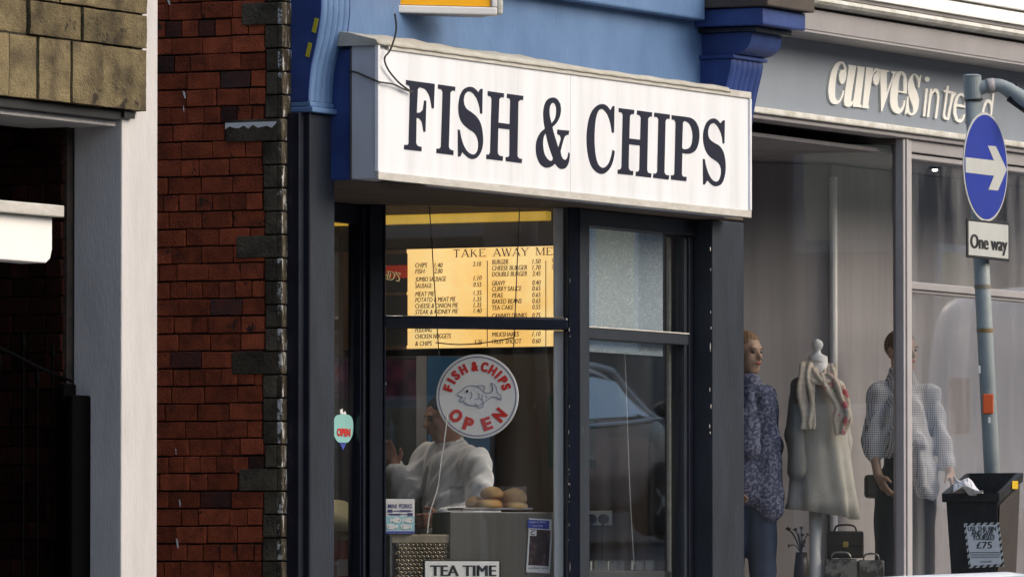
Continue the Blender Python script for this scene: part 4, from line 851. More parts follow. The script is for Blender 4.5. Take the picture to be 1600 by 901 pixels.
# ================================================================== PEOPLE AND MANNEQUINS
def nrm(v): v = np.array(v, float); return v / np.linalg.norm(v)
def head_sdf(c, f, u, s=1.0):
    f = nrm(f); u = nrm(np.array(u) - f * np.dot(u, f)); sd_ = np.cross(f, u); ax = (f, sd_, u); c = np.array(c)
    q = lambda a, b, e: c + (f * a + sd_ * b + u * e) * s
    L = [ell(q(-.012, 0, .032), ax, np.array((.096, .075, .086)) * s), ell(q(.022, 0, -.035), ax, np.array((.068, .056, .083)) * s), cap(q(.05, -.012, -.088), q(.05, .012, -.088), .026 * s, .026 * s),
         cap(q(.084, 0, .014), q(.103, 0, -.024), .008 * s, .014 * s), cap(q(.078, -.03, .026), q(.078, .03, .026), .013 * s, .013 * s), ell(q(-.012, .076, -.01), ax, np.array((.02, .009, .03)) * s), ell(q(-.012, -.076, -.01), ax, np.array((.02, .009, .03)) * s),
         ell(q(.082, 0, -.054), ax, np.array((.014, .024, .012)) * s), cap(q(.055, .034, -.012), q(.05, .038, -.03), .022 * s, .02 * s), cap(q(.055, -.034, -.012), q(.05, -.038, -.03), .022 * s, .02 * s)]
    return L, q, ax
def face(q, ax, parent, s=1.0, brow='hair_brown'):
    for b in (-.03, .03):
        f = ell(q(.079, b, .006), ax, np.array((.009, .014, .008)) * s); lo, hi = bounds([q(.08, b, .006)], .03); body('eye', f, lo, hi, .0035, 'eye', parent)
        MB().tube([q(.088, b * .5, .021), q(.089, b, .027), q(.078, b * 1.6, .022)], .004, 5).build('eyebrow', brow, parent)
    lo, hi = bounds([q(.085, 0, -.053)], .04); body('lips', ell(q(.093, 0, -.054), ax, np.array((.006, .022, .009)) * s), lo, hi, .0035, 'lips', parent)
def hair(q, ax, parent, m, s=1.0, cut=.0, lean=-.55, thick=1.06):
    e = ell(q(-.014, 0, .036), ax, np.array((.0975, .0768, .0875)) * s * thick); n_ = nrm(np.array(ax[2]) * .8 + np.array(ax[0]) * lean); c = q(.0, 0, cut)
    def f(P): return np.maximum(e(P) + .0015 * np.sin(260 * (P @ ax[1]) + 3 * np.sin(70 * (P @ ax[0]))), -((P - c) @ n_ + .006 * np.sin(150 * (P @ ax[1]))))
    lo, hi = bounds([q(-.014, 0, .04)], .14); return body('hair', f, lo, hi, .0045, m, parent)
def hand_sdf(w, d, side, nrmv, curl=.5, s=1.0):      # wrist, finger direction, thumb side, palm normal
    d = nrm(d); side = nrm(np.array(side) - d * np.dot(side, d)); pn = nrm(nrmv); w = np.array(w); L = []
    L.append(cap(w, w + d * .03 * s, .024 * s, .026 * s))
    for i, (o, ln) in enumerate(((.028, .07), (.010, .078), (-.010, .073), (-.027, .058))):
        a = w + (d * .045 + side * o) * s; k = w + (d * .085 + side * o * 1.1) * s; L.append(cap(w + (d * .02 + side * o * .6) * s, k, .014 * s, .011 * s))
        k2 = k + nrm(d * math.cos(curl) + pn * math.sin(curl)) * ln * .55 * s; L.append(cap(k, k2, .0095 * s, .009 * s)); L.append(cap(k2, k2 + nrm(d * math.cos(2 * curl) + pn * math.sin(2 * curl)) * ln * .5 * s, .009 * s, .007 * s))
    t = w + (d * .02 + side * .025) * s; t2 = t + nrm(d * .6 + side * .7 + pn * .3) * .045 * s; L += [cap(t, t2, .014 * s, .011 * s), cap(t2, t2 + nrm(d * .9 + side * .2 + pn * .4) * .035 * s, .011 * s, .008 * s)]
    return L
def J(D0): return lambda px, py, dd=0.0: aD(px, py, D0 + dd)
rtv = np.array([rt[0], rt[1], 0]); tcv = -np.array([fh[0], fh[1], 0])     # picture right, towards the camera
# ---- man in the shop
def man():
    D0 = 38.75; j = J(D0); floor = .15
    root = thing('person', np.array([*j(712, 900)[:2], floor]), 'person in a white coat working behind the shop counter, arm raised', 'person')
    fd = nrm(-rtv * .92 + tcv * .32 - Z * .18); hc = j(694, 653, -.02)
    HL, q, ax = head_sdf(hc, fd, Z + rtv * .05 - fd * .1)
    nk = j(702, 697, .02); sN = j(741, 724, -.11); sF = j(672, 716, .17); eN = j(757, 796, -.16); wN = j(690, 810, -.24); eF = j(634, 766, .08); wF = j(616, 730, .02)
    ch = j(708, 750, .02); be = j(712, 840, .02); pv = j(714, 915, .02)
    kN = j(722, 1040, -.12); kF = j(705, 1040, .14); fN = kN.copy(); fN[2] = floor + .06; fF = kF.copy(); fF[2] = floor + .06
    L = [cap(q(-.02, 0, -.06), nk, .058, .062), cap(sN, sF, .055, .055), cap(ch + Z * .05, be, .115, .13), cap(be, pv, .13, .13), cap(sN, eN, .05, .042), cap(eN, wN, .04, .03), cap(sF, eF, .05, .042), cap(eF, wF, .04, .03), cap(pv + Z * .0, kN, .08, .055), cap(kN, fN, .055, .04), cap(pv, kF, .08, .055), cap(kF, fF, .055, .04), cap(fN - Z * .02, fN - Z * .025 + fd * .15, .04, .035), cap(fF - Z * .02, fF - Z * .025 + fd * .15, .04, .035)]
    hands = hand_sdf(wN, nrm(-rtv * 1 - Z * .12 + tcv * .1), Z, -tcv, .5) + hand_sdf(wF, nrm(Z * .9 - rtv * .35), rtv, tcv, .55)
    f1 = blend(L, .03); f2 = blend(HL, .012); f3 = blend(hands, .006)
    def f(P):
        d = f1(P); 
        for g, k in ((f2, .02), (f3, .012)):
            e = g(P); h = np.clip(.5 + .5 * (e - d) / k, 0, 1); d = e + (d - e) * h - k * h * (1 - h)
        return d
    lo, hi = bounds([q(0, 0, .13), fN, fF, fN + fd * .2, fF + fd * .2, eN, wN, wF, eF, sN, sF, wF + Z * .2, wN - rtv * .2], .11); lo[2] = floor - .02
    bd = body('body', f, lo, hi, .0085, 'skin', root)
    face(q, ax, root, brow='hair_dark'); hair(q, ax, root, 'hair_dark', cut=.0, lean=-.85, thick=1.02)
    CL = [cap(sN, sF, .078, .078), cap(ch + Z * .06, be, .145, .165), cap(be, pv - Z * .25, .165, .20), cap(sN, eN, .077, .068), cap(eN, wN + (eN - wN) * .1, .066, .052), cap(sF, eF, .075, .068), cap(eF, wF + (eF - wF) * .1, .064, .05), cap(nk - Z * .045, nk - Z * .04, .085, .085)]
    fc = folds(folds(blend(CL, .035), .006, 75, (.75, .3, .8), 1.3), .005, 120, (.3, .9, .55), .4); nkc = q(-.02, 0, -.06)
    def fcut(P): return np.maximum(fc(P), -(np.linalg.norm(P - nkc, axis=-1) - .085))
    lo, hi = bounds([sN, sF, eN, eF, wN, wF, pv - Z * .4], .22); body('coat', fcut, lo, hi, .009, 'coat', root)
    cf = cap(nk + Z * .0, nk + Z * .025, .082, .074); cin = cap(nk - Z * .2, nk + Z * .2, .066, .066)
    lo, hi = bounds([nk], .13); body('collar', lambda P: np.maximum(np.maximum(cf(P), -cin(P)), (P - nk) @ nrm(Z + fd * .5) - .035), lo, hi, .006, 'coat', root)
    ft = blend([cap(pv - Z * .1, kN, .10, .075), cap(kN, fN, .075, .065), cap(pv - Z * .1, kF, .10, .075), cap(kF, fF, .075, .065)], .02); lo, hi = bounds([pv, kN, kF, fN, fF], .13); body('trousers', ft, lo, hi, .014, 'trousers', root)
man()

# ================================================================== CLOTHES SHOP
cs = thing('clothes_shop_building', (5.5, 1.5, .1), 'grey fronted clothes shop with raised white lettering and display windows', 'building')
XE = 9.5
fas = B('fascia_board', 'grey_fascia', cs, 1.735, XE, .0, .15, 3.412, 3.80, 0)
B('fascia_ledge', 'ledge', cs, 1.76, XE, -.045, .12, 3.378, 3.411, .008); B('ledge_under', 'frame_grey', cs, 1.76, XE, -.02, .12, 3.352, 3.377, .006)
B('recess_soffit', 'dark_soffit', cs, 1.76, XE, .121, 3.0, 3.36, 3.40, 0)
B('cornice_soffit', 'frame_grey', cs, 1.72, XE, -.245, .10, 3.801, 3.812, 0); B('cornice_board', 'pink_grey', cs, 1.725, XE, -.25, .10, 3.813, 3.92, .004)
B('cornice_recess', 'dark_soffit', cs, 1.745, XE, -.225, .10, 3.921, 3.936, 0)
mo = MB(); pr2 = [(.1, 3.937), (-.27, 3.937), (-.30, 3.945), (-.315, 3.96), (-.305, 3.978), (-.28, 3.985), (-.26, 3.99), (.1, 3.99)]
mo.prism([(1.75, a, b) for a, b in pr2], (XE - 1.75, 0, 0)); mo.build('cornice_moulding', 'ledge', cs)
B('cornice_fillet', 'pink_grey', cs, 1.75, XE, -.275, .1, 3.991, 4.012, .004)
MB().prism([(1.76, -.30, 4.013), (1.76, -.30, 4.03), (1.76, .1, 4.16), (1.76, .1, 4.013)], (XE - 1.76, 0, 0)).build('cornice_top', 'upper_white', cs)
B('upper_wall', 'upper_white', cs, 1.76, XE, .02, .4, 4.161, 5.8, 0)
B('end_pier', 'dark_soffit', cs, 1.705, 1.76, .06, 3.0, -.1, 3.40, 0)
cp = np.array([3.885, .03, 0])            # corner of the display windows
B('corner_mullion', 'mullion_grey', cs, 3.862, 3.972, .0, .05, -.05, 3.352, .006); B('mullion_bead', 'mullion_grey', cs, 3.885, 3.9, -.010, -.0005, -.05, 3.352, .003)
zh0 = aY(1440, 240, .02)[2]; zh1 = aY(1440, 222, .02)[2]; zh2 = aY(1440, 250, .02)[2]
B('window_head', 'pink_grey', cs, 3.973, XE, .005, .10, zh0, 3.351, .004); B('window_head_bead', 'frame_grey', cs, 3.973, XE, .02, .10, zh2, zh0 - .008, .004)
B('window_transom', 'frame_grey', cs, 3.973, XE, .005, .09, 2.545, 2.585, .005); B('window_transom_bead', 'pink_grey', cs, 3.973, XE, .02, .08, 2.528, 2.544, .003)
B('pane', 'glass_display', cs, 3.973, XE, .055, .059, 2.586, zh2, 0); B('pane', 'glass_display', cs, 3.973, XE, .055, .059, .55, 2.527, 0)
B('stall_riser', 'grey_fascia', cs, 3.88, XE, .02, .10, -.05, .545, .004)
def cs45(s0, s1, n0, n1, z0, z1, name, m, bevel=.003): return MB().obox(cp + d45 * s0 + n45 * n0 + Z * z0, d45, n45, Z, s1 - s0, n1 - n0, z1 - z0).build(name, m, cs, bevel=bevel)
zs = aP(1300, 224, cp, n45)[2]
cs45(.03, 2.3, -.05, .01, zs, 3.358, 'splay_head', 'dark_soffit'); cs45(.03, 2.3, -.03, -.026, .55, zs - .002, 'pane', 'glass_splay', 0); cs45(.03, 2.3, -.05, .01, -.05, .545, 'stall_riser', 'grey_fascia'); cs45(.022, .029, -.04, .0, -.05, 3.355, 'splay_jamb', 'pink_grey')
# display interior
kx = np.array([4.66, .80, 0])
B('display_floor', 'paving', cs, 1.77, XE, .11, 5, .30, .52, 0)
MB().obox(kx + d45 * .02 + Z * .52, d45, -n45, Z, 3.4, .05, 2.75).build('display_back_panel', 'display_back', cs); B('display_back_panel', 'display_back', cs, 4.66, XE, .80, .85, .52, 3.27, 0)
MB().tube([kx + n45 * .03 + Z * .52, kx + n45 * .03 + Z * 3.2], .022, 10).build('display_post', 'white', cs)
B('display_ceiling', 'display_back', cs, 1.77, XE, .13, 5, 3.28, 3.30, 0)
c = aY(1461, 259, .45); lp = MB().tube([c + Z * .06, c, c - Z * .02], [.02, .03, .034], 12).build('spotlight', 'near_black', cs); MB().tube([c - Z * .021, c - Z * .03], [.016, .012], 12).build('spotlight_lens', 'spot_glow', lp)
# raised letters
cpnl = ((1.7, .0, 3.4), (1, 0, 0), Z, (0, -1, 0)); G3 = dict(org=(1270, 80), scale=6.008)
curves = [
 [[(245,98),(200,115),(160,180),(135,280),(125,380),(135,450),(160,490),(200,500),(235,480),(262,430),(275,370),(262,368),(248,420),(225,462),(205,466),(190,430),(190,350),(200,240),(220,160),(245,118),(262,125),(275,160),(270,178),(245,178),(228,210),(228,270),(245,308),(268,305),(288,265),(296,200),(290,140),(270,105)]],
 [[(312,128),(388,140),(342,430),(338,475),(348,480),(362,455),(402,160),(392,142),(468,152),(425,500),(440,512),(440,530),(355,522),(358,490),(340,515),(310,525),(280,510),(272,470),(280,400),(318,150)]],
 [[(478,152),(548,160),(542,200),(565,167),(590,162),(608,185),(608,250),(600,300),(580,325),(555,310),(545,270),(552,225),(572,207),(582,188),(562,197),(538,250),(500,500),(505,522),(508,540),(446,534),(447,520),(480,165)]],
 [[(600,170),(697,184),(695,198),(675,200),(672,400),(735,215),(715,203),(718,188),(768,195),(765,207),(752,210),(632,565),(622,565),(612,190),(600,183)]],
 [[(815,190),(850,215),(864,280),(862,402),(780,386),(775,450),(782,520),(795,545),(815,530),(838,470),(850,460),(838,530),(805,580),(765,585),(725,550),(705,480),(710,370),(735,270),(770,205)], [(810,205),(830,240),(828,380),(782,372),(788,280)]],
 [[(1000,228),(980,345),(970,343),(965,280),(945,232),(925,228),(918,260),(935,330),(965,400),(978,460),(968,540),(940,590),(900,605),(880,590),(868,575),(855,595),(843,590),(868,425),(878,428),(880,500),(890,570),(905,590),(922,575),(922,530),(905,480),(880,410),(872,350),(880,280),(905,230),(940,213),(965,230),(978,250),(990,228)]],
 [[(1040,350),(1062,352),(1035,614),(1013,612)]], [[(1055 + 24 * math.cos(t), 266 + 24 * math.sin(t)) for t in np.linspace(0, 6.28, 12, endpoint=False)]],
 [[(1082,355),(1102,358),(1098,385),(1125,355),(1150,360),(1167,390),(1168,450),(1146,633),(1125,630),(1147,450),(1145,400),(1128,380),(1105,405),(1092,450),(1072,620),(1050,618)]],
 [[(1240,325),(1258,328),(1252,370),(1280,378),(1278,398),(1249,393),(1222,590),(1230,618),(1240,622),(1236,645),(1215,640),(1200,610),(1228,390),(1210,386),(1213,366),(1232,368)]],
 [[(1285,380),(1306,383),(1302,408),(1326,385),(1324,410),(1302,440),(1258,650),(1237,648)]],
 [[(1375,395),(1410,415),(1428,470),(1424,535),(1330,520),(1328,580),(1345,640),(1375,640),(1400,590),(1412,600),(1390,655),(1355,672),(1320,650),(1300,590),(1303,510),(1325,430)], [(1368,418),(1395,430),(1408,470),(1406,508),(1334,495),(1345,440)]],
 [[(x + 378, y + 52) for x, y in ((1082,355),(1102,358),(1098,385),(1125,355),(1150,360),(1167,390),(1168,450),(1146,633),(1125,630),(1147,450),(1145,400),(1128,380),(1105,405),(1092,450),(1072,620),(1050,618))]],
 [[(1672,340),(1692,342),(1650,705),(1630,702),(1632,680),(1610,705),(1585,700),(1568,660),(1570,570),(1590,490),(1620,455),(1650,462),(1660,480)], [(1622,480),(1645,500),(1650,560),(1640,640),(1618,680),(1598,670),(1590,620),(1595,540)]]]
for lp in curves: outline_on('letter', lp, cpnl, .013, 'letter_white', fas, **G3)

# ---- mannequins in the window
def mann(name, D0, hd, face_dir, jn, label, top, top_m, leg_m, hair_m, extra=None, lean=-.3, plinth=.52, shell=.028, tail=None):
    j = J(D0); root = thing(name, np.array([*j(*jn['hip'])[:2], plinth]), label, 'mannequin', 'mannequins in the clothes shop window')
    HL, q, ax = head_sdf(j(*hd), face_dir, Z, 1.0); P = {k: j(*v) for k, v in jn.items()}
    axis = nrm(P['sR'] - P['sL']); kL = P['hip'] - axis * .09 - Z * .45; kR = P['hip'] + axis * .09 - Z * .45; aL = kL * 1; aR = kR * 1; aL[2] = aR[2] = plinth + .06
    if P['hip'][2] - .45 < plinth + .1: kL[2] = kR[2] = (P['hip'][2] + plinth) / 2
    L = [cap(q(-.02, 0, -.06), P['neck'], .046, .05), cap(P['sL'], P['sR'], .04, .04), cap(P['chest'], P['waist'], .105, .085), cap(P['waist'], P['hip'], .09, .11), cap(P['sL'], P['eL'], .038, .032), cap(P['eL'], P['wL'], .032, .024), cap(P['sR'], P['eR'], .038, .032), cap(P['eR'], P['wR'], .032, .024),
         cap(P['hip'] - axis * .07, kL, .085, .055), cap(kL, aL, .055, .035), cap(P['hip'] + axis * .07, kR, .085, .055), cap(kR, aR, .055, .035), cap(aL - Z * .02, aL - Z * .03 + nrm(face_dir) * .13, .035, .028), cap(aR - Z * .02, aR - Z * .03 + nrm(face_dir) * .13, .035, .028)]
    hs = hand_sdf(P['wL'], nrm(P['wL'] - P['eL'] + rtv * .05), tcv + rtv * .5, rtv, .35, .95) + hand_sdf(P['wR'], nrm(P['wR'] - P['eR']), tcv - rtv * .3, -rtv, .35, .95)
    f1, f2, f3 = blend(L, .03), blend(HL, .012), blend(hs, .006)
    def f(Q):
        d = f1(Q)
        for g, k in ((f2, .02), (f3, .012)):
            e = g(Q); h = np.clip(.5 + .5 * (e - d) / k, 0, 1); d = e + (d - e) * h - k * h * (1 - h)
        return d
    lo, hi = bounds([q(0, 0, .13), aL, aR, aL + nrm(face_dir) * .17, aR + nrm(face_dir) * .17] + list(P.values()) + [P['wL'] - Z * .2, P['wR'] - Z * .2], .1); lo[2] = max(lo[2], plinth - .01)
    body('body', f, lo, hi, .0085, 'skin_mannequin', root); face(q, ax, root, brow=hair_m); hair(q, ax, root, hair_m, cut=.012, lean=-.7, thick=1.012)
    fl = blend([cap(P['hip'] - axis * .07, kL, .105, .075), cap(kL, aL, .075, .055), cap(P['hip'] + axis * .07, kR, .105, .075), cap(kR, aR, .075, .055), cap(P['waist'] - Z * .08, P['hip'], .11, .12)], .02)
    lo, hi = bounds([P['waist'], kL, kR, aL, aR, P['hip']], .14); lo[2] = plinth; body('trousers', folds(fl, .003, 40), lo, hi, .011, leg_m, root)
    T = top(P, axis); ft = folds(folds(blend(T, .03), .0055, 75, (.9, .6, .12), 2.0), .003, 130, (.5, .8, .4), .7); nk = q(-.02, 0, -.06)
    def fcut(Q): return np.maximum(ft(Q), -(np.linalg.norm(Q - nk - nrm(face_dir) * .03, axis=-1) - .085))
    lo, hi = bounds([p for p in P.values()] + [P['hip'] - Z * .3], .2); body('top_garment', fcut, lo, hi, .008, top_m, root)
    if extra: extra(P, root, axis, q)
    return root
def blouse(P, ax_): return [cap(P['sL'], P['sR'], .058, .058), cap(P['chest'], P['waist'], .125, .112), cap(P['waist'] + Z * .04, P['waist'] + Z * .01, .138, .135), cap(P['waist'] - Z * .03 + rtv * .05, P['hip'] - Z * .0 + rtv * .075, .10, .112), cap(P['sL'], P['eL'], .052, .052), cap(P['eL'], P['eL'] * .6 + P['wL'] * .4, .054, .042), cap(P['sR'], P['eR'], .052, .050), cap(P['eR'], P['eR'] * .3 + P['wR'] * .7, .05, .038)]
def bl_extra(P, root, axis, q):
    nk = P['neck']; cf = cap(nk - Z * .02, nk + Z * .035, .095, .07); cin = cap(nk - Z * .2, nk + Z * .2, .062, .062)
    lo, hi = bounds([nk], .14); fd = nrm(rtv * .45 + tcv * .9)
    body('collar', lambda Q: np.maximum(np.maximum(cf(Q), -cin(Q)), (Q - nk) @ nrm(fd) - .05), lo, hi, .006, 'check', root)
    a, b = P['waist'] + tcv * .14 + rtv * .07, P['waist'] + tcv * .13 + rtv * .09 - Z * .22
    lo, hi = bounds([a, b], .06); body('waist_tie', folds(blend([cap(a, b, .02, .03), cap(a, a + rtv * .02, .03, .03)], .02), .003, 60), lo, hi, .006, 'check', root)
YB = .44
DB = float(np.dot(aY(1410, 560, YB) - C, fw))
mann('mannequin', DB, (1409, 549), nrm(rtv * .62 + tcv * .78), dict(neck=(1408, 592), sL=(1372, 613, -.02), sR=(1452, 616, .02), chest=(1411, 640), waist=(1413, 695), hip=(1414, 760), eL=(1362, 690, -.02), wL=(1372, 742, -.08), eR=(1472, 695, .03), wR=(1484, 738, -.03)),
     'mannequin in checked blouse and black trousers behind the grey mullion', blouse, 'check', 'trousers', 'hair_brown', bl_extra)
hb = thing('shoulder_bag', aD(1368, 800, DB), 'dark handbag hanging beside the mannequin in black trousers', 'bag')
c = aD(1372, 757, DB - .02); MB().obox(aD(1350, 778, DB), rtv, Z, tcv, .16, .13, .06).build('bag_body', 'bag', hb, bevel=.02); MB().obox(aD(1393, 760, DB - .065), rtv, Z, tcv, .03, .045, .01).build('clasp', 'gold', hb, bevel=.004)
def tunic(P, ax_): return [cap(P['sL'], P['sR'], .07, .07), cap(P['chest'], P['waist'], .135, .125), cap(P['waist'], P['hip'] + Z * .0, .13, .15), cap(P['sL'], P['eL'], .056, .056), cap(P['eL'], P['wL'], .055, .045), cap(P['sR'], P['eR'], .056, .056), cap(P['eR'], P['wR'] , .055, .045), cap(P['sR'] + tcv * .06, P['hip'] + rtv * .12 - Z * .12 + tcv * .05, .07, .085)]
oA = cp - n45 * .50
DA = float(np.dot(aP(1175, 560, oA, n45) - C, fw))
def tu_extra(P, root, axis, q):
    a = P['neck'] + tcv * .06; L = [cap(a - rtv * .05 + Z * .02, a + rtv * .05 + Z * .0, .04, .04), cap(a + rtv * .05, P['waist'] + rtv * .03 + tcv * .12, .045, .055), cap(a - rtv * .05, P['waist'] - rtv * .05 + tcv * .12, .045, .05)]
    lo, hi = bounds([a, P['waist']], .22); body('scarf', folds(blend(L, .03), .007, 55, (.9, .6, .3)), lo, hi, .008, 'floral', root)
mann('mannequin', DA, (1166, 552), nrm(rtv * .7 + tcv * .7), dict(neck=(1158, 596), sL=(1126, 614, .0), sR=(1192, 622, .0), chest=(1160, 645), waist=(1162, 700), hip=(1166, 755), eL=(1118, 690), wL=(1140, 752, -.12), eR=(1204, 700), wR=(1200, 755, -.05)),
     'mannequin in blue floral top and jeans beside the shop pilaster', tunic, 'floral', 'jeans', 'hair_blond', tu_extra)
# ---- dress stand
DD = float(np.dot(aP(1277, 600, cp - n45 * .42, n45) - C, fw)); k = DD / F; jd = J(DD)
ds = thing('dress_stand', np.array([*jd(1275, 900)[:2], .52]), 'white dress stand with a loose grey dress and cream scarf', 'dress stand')
cx = jd(1277, 560); pole = cx * 1
MB().tube([jd(1277, 566), jd(1277, 556), jd(1277, 552), jd(1277, 547), jd(1277, 543), jd(1277, 538), jd(1277, 533), jd(1277, 529)], [16 * k, 14 * k, 6 * k, 5 * k, 8 * k, 9.5 * k, 7.5 * k, 1 * k], 20).build('finial', 'white', ds, smooth=True)
MB().tube([jd(1278, 600), jd(1278, 556)], [17 * k, 15 * k], 20).build('neck_block', 'white', ds, smooth=True)
base = np.array([*jd(1274, 900)[:2], .525]); MB().tube([jd(1274, 790), jd(1274, 870), jd(1274, 880), jd(1274, 930), base + Z * .12], [10 * k, 9 * k, 11 * k, 9 * k, 10 * k], 16).build('stand_pole', 'white', ds, smooth=True)
MB().tube([base, base + Z * .03, base + Z * .1], [.16, .15, .03], 24).build('stand_base', 'white', ds)
rsd = []
for py, hw, dx in ((580, 16, 0), (588, 28, 0), (598, 38, 0), (615, 42, 0), (650, 42, 1), (690, 42, 2), (720, 46, 3), (760, 51, 4), (782, 54, 4), (802, 56, 4)):
    ring = []; am = max(0, (py - 640) / 170) * 5.0
    for t in np.linspace(0, 2 * math.pi, 72, endpoint=False):
        w_ = hw + am * math.sin(t * 7 + 1) + .5 * am * math.sin(t * 11 + py * .03)
        dz = 0
        if py > 795: dz = -10 * math.cos(t + 2.6) - 6 * math.sin(t) ** 2
        ring.append(jd(1279 + dx, py + dz) + rtv * math.cos(t) * w_ * k + tcv * math.sin(t) * w_ * k * .72)
    rsd.append(ring)
dro = MB().rings(rsd, cap=False); dro = dro.build('dress', 'dress', ds, smooth=True); m9 = dro.modifiers.new('s', 'SOLIDIFY'); m9.thickness = .004
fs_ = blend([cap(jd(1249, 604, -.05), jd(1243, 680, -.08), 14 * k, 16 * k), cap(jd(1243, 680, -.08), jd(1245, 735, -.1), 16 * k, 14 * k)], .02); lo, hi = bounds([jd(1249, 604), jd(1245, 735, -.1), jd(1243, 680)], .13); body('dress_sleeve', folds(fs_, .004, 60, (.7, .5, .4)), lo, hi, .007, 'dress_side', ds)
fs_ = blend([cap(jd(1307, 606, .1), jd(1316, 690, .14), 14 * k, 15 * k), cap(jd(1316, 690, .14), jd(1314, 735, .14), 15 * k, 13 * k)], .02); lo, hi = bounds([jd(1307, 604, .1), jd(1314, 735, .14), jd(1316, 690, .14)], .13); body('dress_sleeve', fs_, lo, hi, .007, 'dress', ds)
def sc_(pts, rs, m):
    cs_ = spline([jd(*p) for p in pts], 4); rr_ = np.interp(np.linspace(0, 1, len(cs_)), np.linspace(0, 1, len(rs)), rs); L = []
    for q_ in range(5):
        o1, o2, ph = (q_ - 2) * .42, random.uniform(-.25, .25), random.uniform(0, 6)
        pp = [c_ + (rtv * (o1 + .18 * math.sin(i * .8 + ph)) + tcv * (o2 + .2 * math.cos(q_ * 2.1))) * r_ * k * 1.1 for i, (c_, r_) in enumerate(zip(cs_, rr_))]
        L += [cap(a, b, ra * k * .33, rb * k * .33) for a, b, ra, rb in zip(pp[:-1], pp[1:], rr_[:-1], rr_[1:])]
    lo, hi = bounds(cs_, .09); body('scarf', blend(L, .007), lo, hi, .005, m, ds)
sc_([(1262, 566, -.02), (1268, 585, -.1), (1284, 597, -.13), (1297, 590, -.08), (1297, 570, .0)], [9, 11, 11, 10, 8], 'scarf')
sc_([(1261, 568, -.06), (1258, 600, -.13), (1263, 640, -.14), (1261, 668, -.14)], [9, 11, 10, 9], 'scarf')
sc_([(1290, 585, -.1), (1303, 605, -.14), (1316, 635, -.14), (1316, 655, -.14), (1312, 677, -.14)], [10, 12, 12, 11, 8], 'scarf_flower')
# ---- bags and vase on the display floor
def tote(px0, py0, px1, py1, D, m, lb, h2=.10):
    a = aD(px0, py1, D); t = thing('handbag', a, lb, 'bag', 'handbags in the clothes shop window'); wd = (px1 - px0) * D / F; hh = (py1 - py0) * D / F
    MB().obox(a, rtv, Z, -tcv, wd, hh, h2).build('bag_body', m, t, bevel=.012); MB().obox(a + rtv * .004 + Z * hh * .45 + tcv * .001, rtv, Z, tcv, wd - .008, hh * .5, .006).build('flap', m, t, bevel=.004); MB().obox(a + rtv * (wd / 2 - .015) + Z * hh * .4 + tcv * .0075, rtv, Z, tcv, .03, .03, .006).build('clasp', 'gold', t, bevel=.003)
    MB().tube(spline([a + rtv * wd * .2 + Z * hh, a + rtv * wd * .3 + Z * (hh + .03), a + rtv * wd * .7 + Z * (hh + .03), a + rtv * wd * .8 + Z * hh]), .006, 6).build('handle', m, t)
DH = DD - .05
pl = thing('display_plinth', aD(1335, 1000, DH) * np.array([1, 1, 0]) + Z * .52, 'low display plinth under the handbags', 'plinth'); zpl = aD(1335, 938, DH)[2]
MB().obox(np.array([*aD(1282, 938, DH)[:2], .522]), rtv, Z, -tcv, .42, zpl - .524, .25).build('plinth_box', 'frame_grey', pl, bevel=.004)
tote(1292, 829, 1350, 871, DH + .02, 'bag', 'black structured handbag standing on top of the pale one'); tote(1288, 872, 1340, 937, DH, 'bag_light', 'pale patterned handbag below the black one'); tote(1341, 874, 1382, 937, DH, 'bag_light', 'pale patterned handbag beside the black trousers')
vs_ = thing('vase', aD(1252, 960, DH), 'dark vase with dark dried stems beside the dress stand', 'vase'); zv = aD(1252, 960, DH)
MB().tube([np.array([zv[0], zv[1], .52]), aD(1252, 940, DH), aD(1252, 890, DH), aD(1252, 862, DH)], [.04, .05, .04, .03], 14).build('vase_body', 'bag', vs_, smooth=True)
for i in range(12): 
    e = aD(1252 + random.uniform(-26, 16), 862 - random.uniform(8, 44), DH + random.uniform(-.1, .1)); MB().tube(spline([aD(1252, 864, DH), (aD(1252, 850, DH) + e) / 2, e]), [.003] * 12 + [.012], 5).build('dried_stem', 'bag', vs_)

# ================================================================== STREET FURNITURE
DP = 35.0; jp = J(DP)
st = thing('sign_post', np.array([*jp(1560, 1300)[:2], ground_z(-1.7) - .01]), 'grey leaning post with a swan neck lamp and one way sign', 'sign post')
tp, bt = jp(1520, 150), jp(1551, 755); ax_ = (bt - tp) / (tp[2] - bt[2]); gz = ground_z(-1.7) - .01
MB().tube([tp, tp + ax_ * (tp[2] - 2.0), tp + ax_ * (tp[2] - gz)], .0365, 20).build('pole', 'pole_grey', st, smooth=True)
MB().tube([jp(1521.5, 157), jp(1520.5, 154), jp(1519, 121), jp(1519, 118), jp(1519, 116)], [.038, .0415, .0415, .043, .025], 20).build('post_cap', 'pole_grey', st)
MB().tube([jp(1521.6, 158), jp(1521.4, 155)], .0425, 20).build('cap_band', 'near_black', st)
arm = MB().tube(spline([jp(1520, 142), jp(1535, 137), jp(1545, 134.5), jp(1556, 133.5), jp(1566, 135), jp(1576, 140)], 5), [.030 + .001 * (i % 2) for i in range(26)], 16).build('lamp_arm', 'pole_grey', st, smooth=True)
MB().tube([jp(1542, 135.3), jp(1545, 134.6), jp(1554, 133.6)], [.034, .0345, .034], 16).build('arm_sleeve', 'frame_grey', st, smooth=True)
lhp = spline([jp(1568, 136), jp(1578, 142), jp(1592, 152), jp(1608, 163), jp(1625, 172), jp(1634, 176)], 4); rl = np.interp(np.linspace(0, 1, len(lhp)), [0, .15, .45, .8, 1], [.030, .034, .040, .04, .012])
MB().tube(lhp, list(rl), 16).build('lamp_head', 'pole_grey', st, smooth=True); MB().tube([p - Z * .02 for p in lhp[4:-2]], [.03] * len(lhp[4:-2]), 12).build('lamp_lens', 'near_black', st, smooth=True)
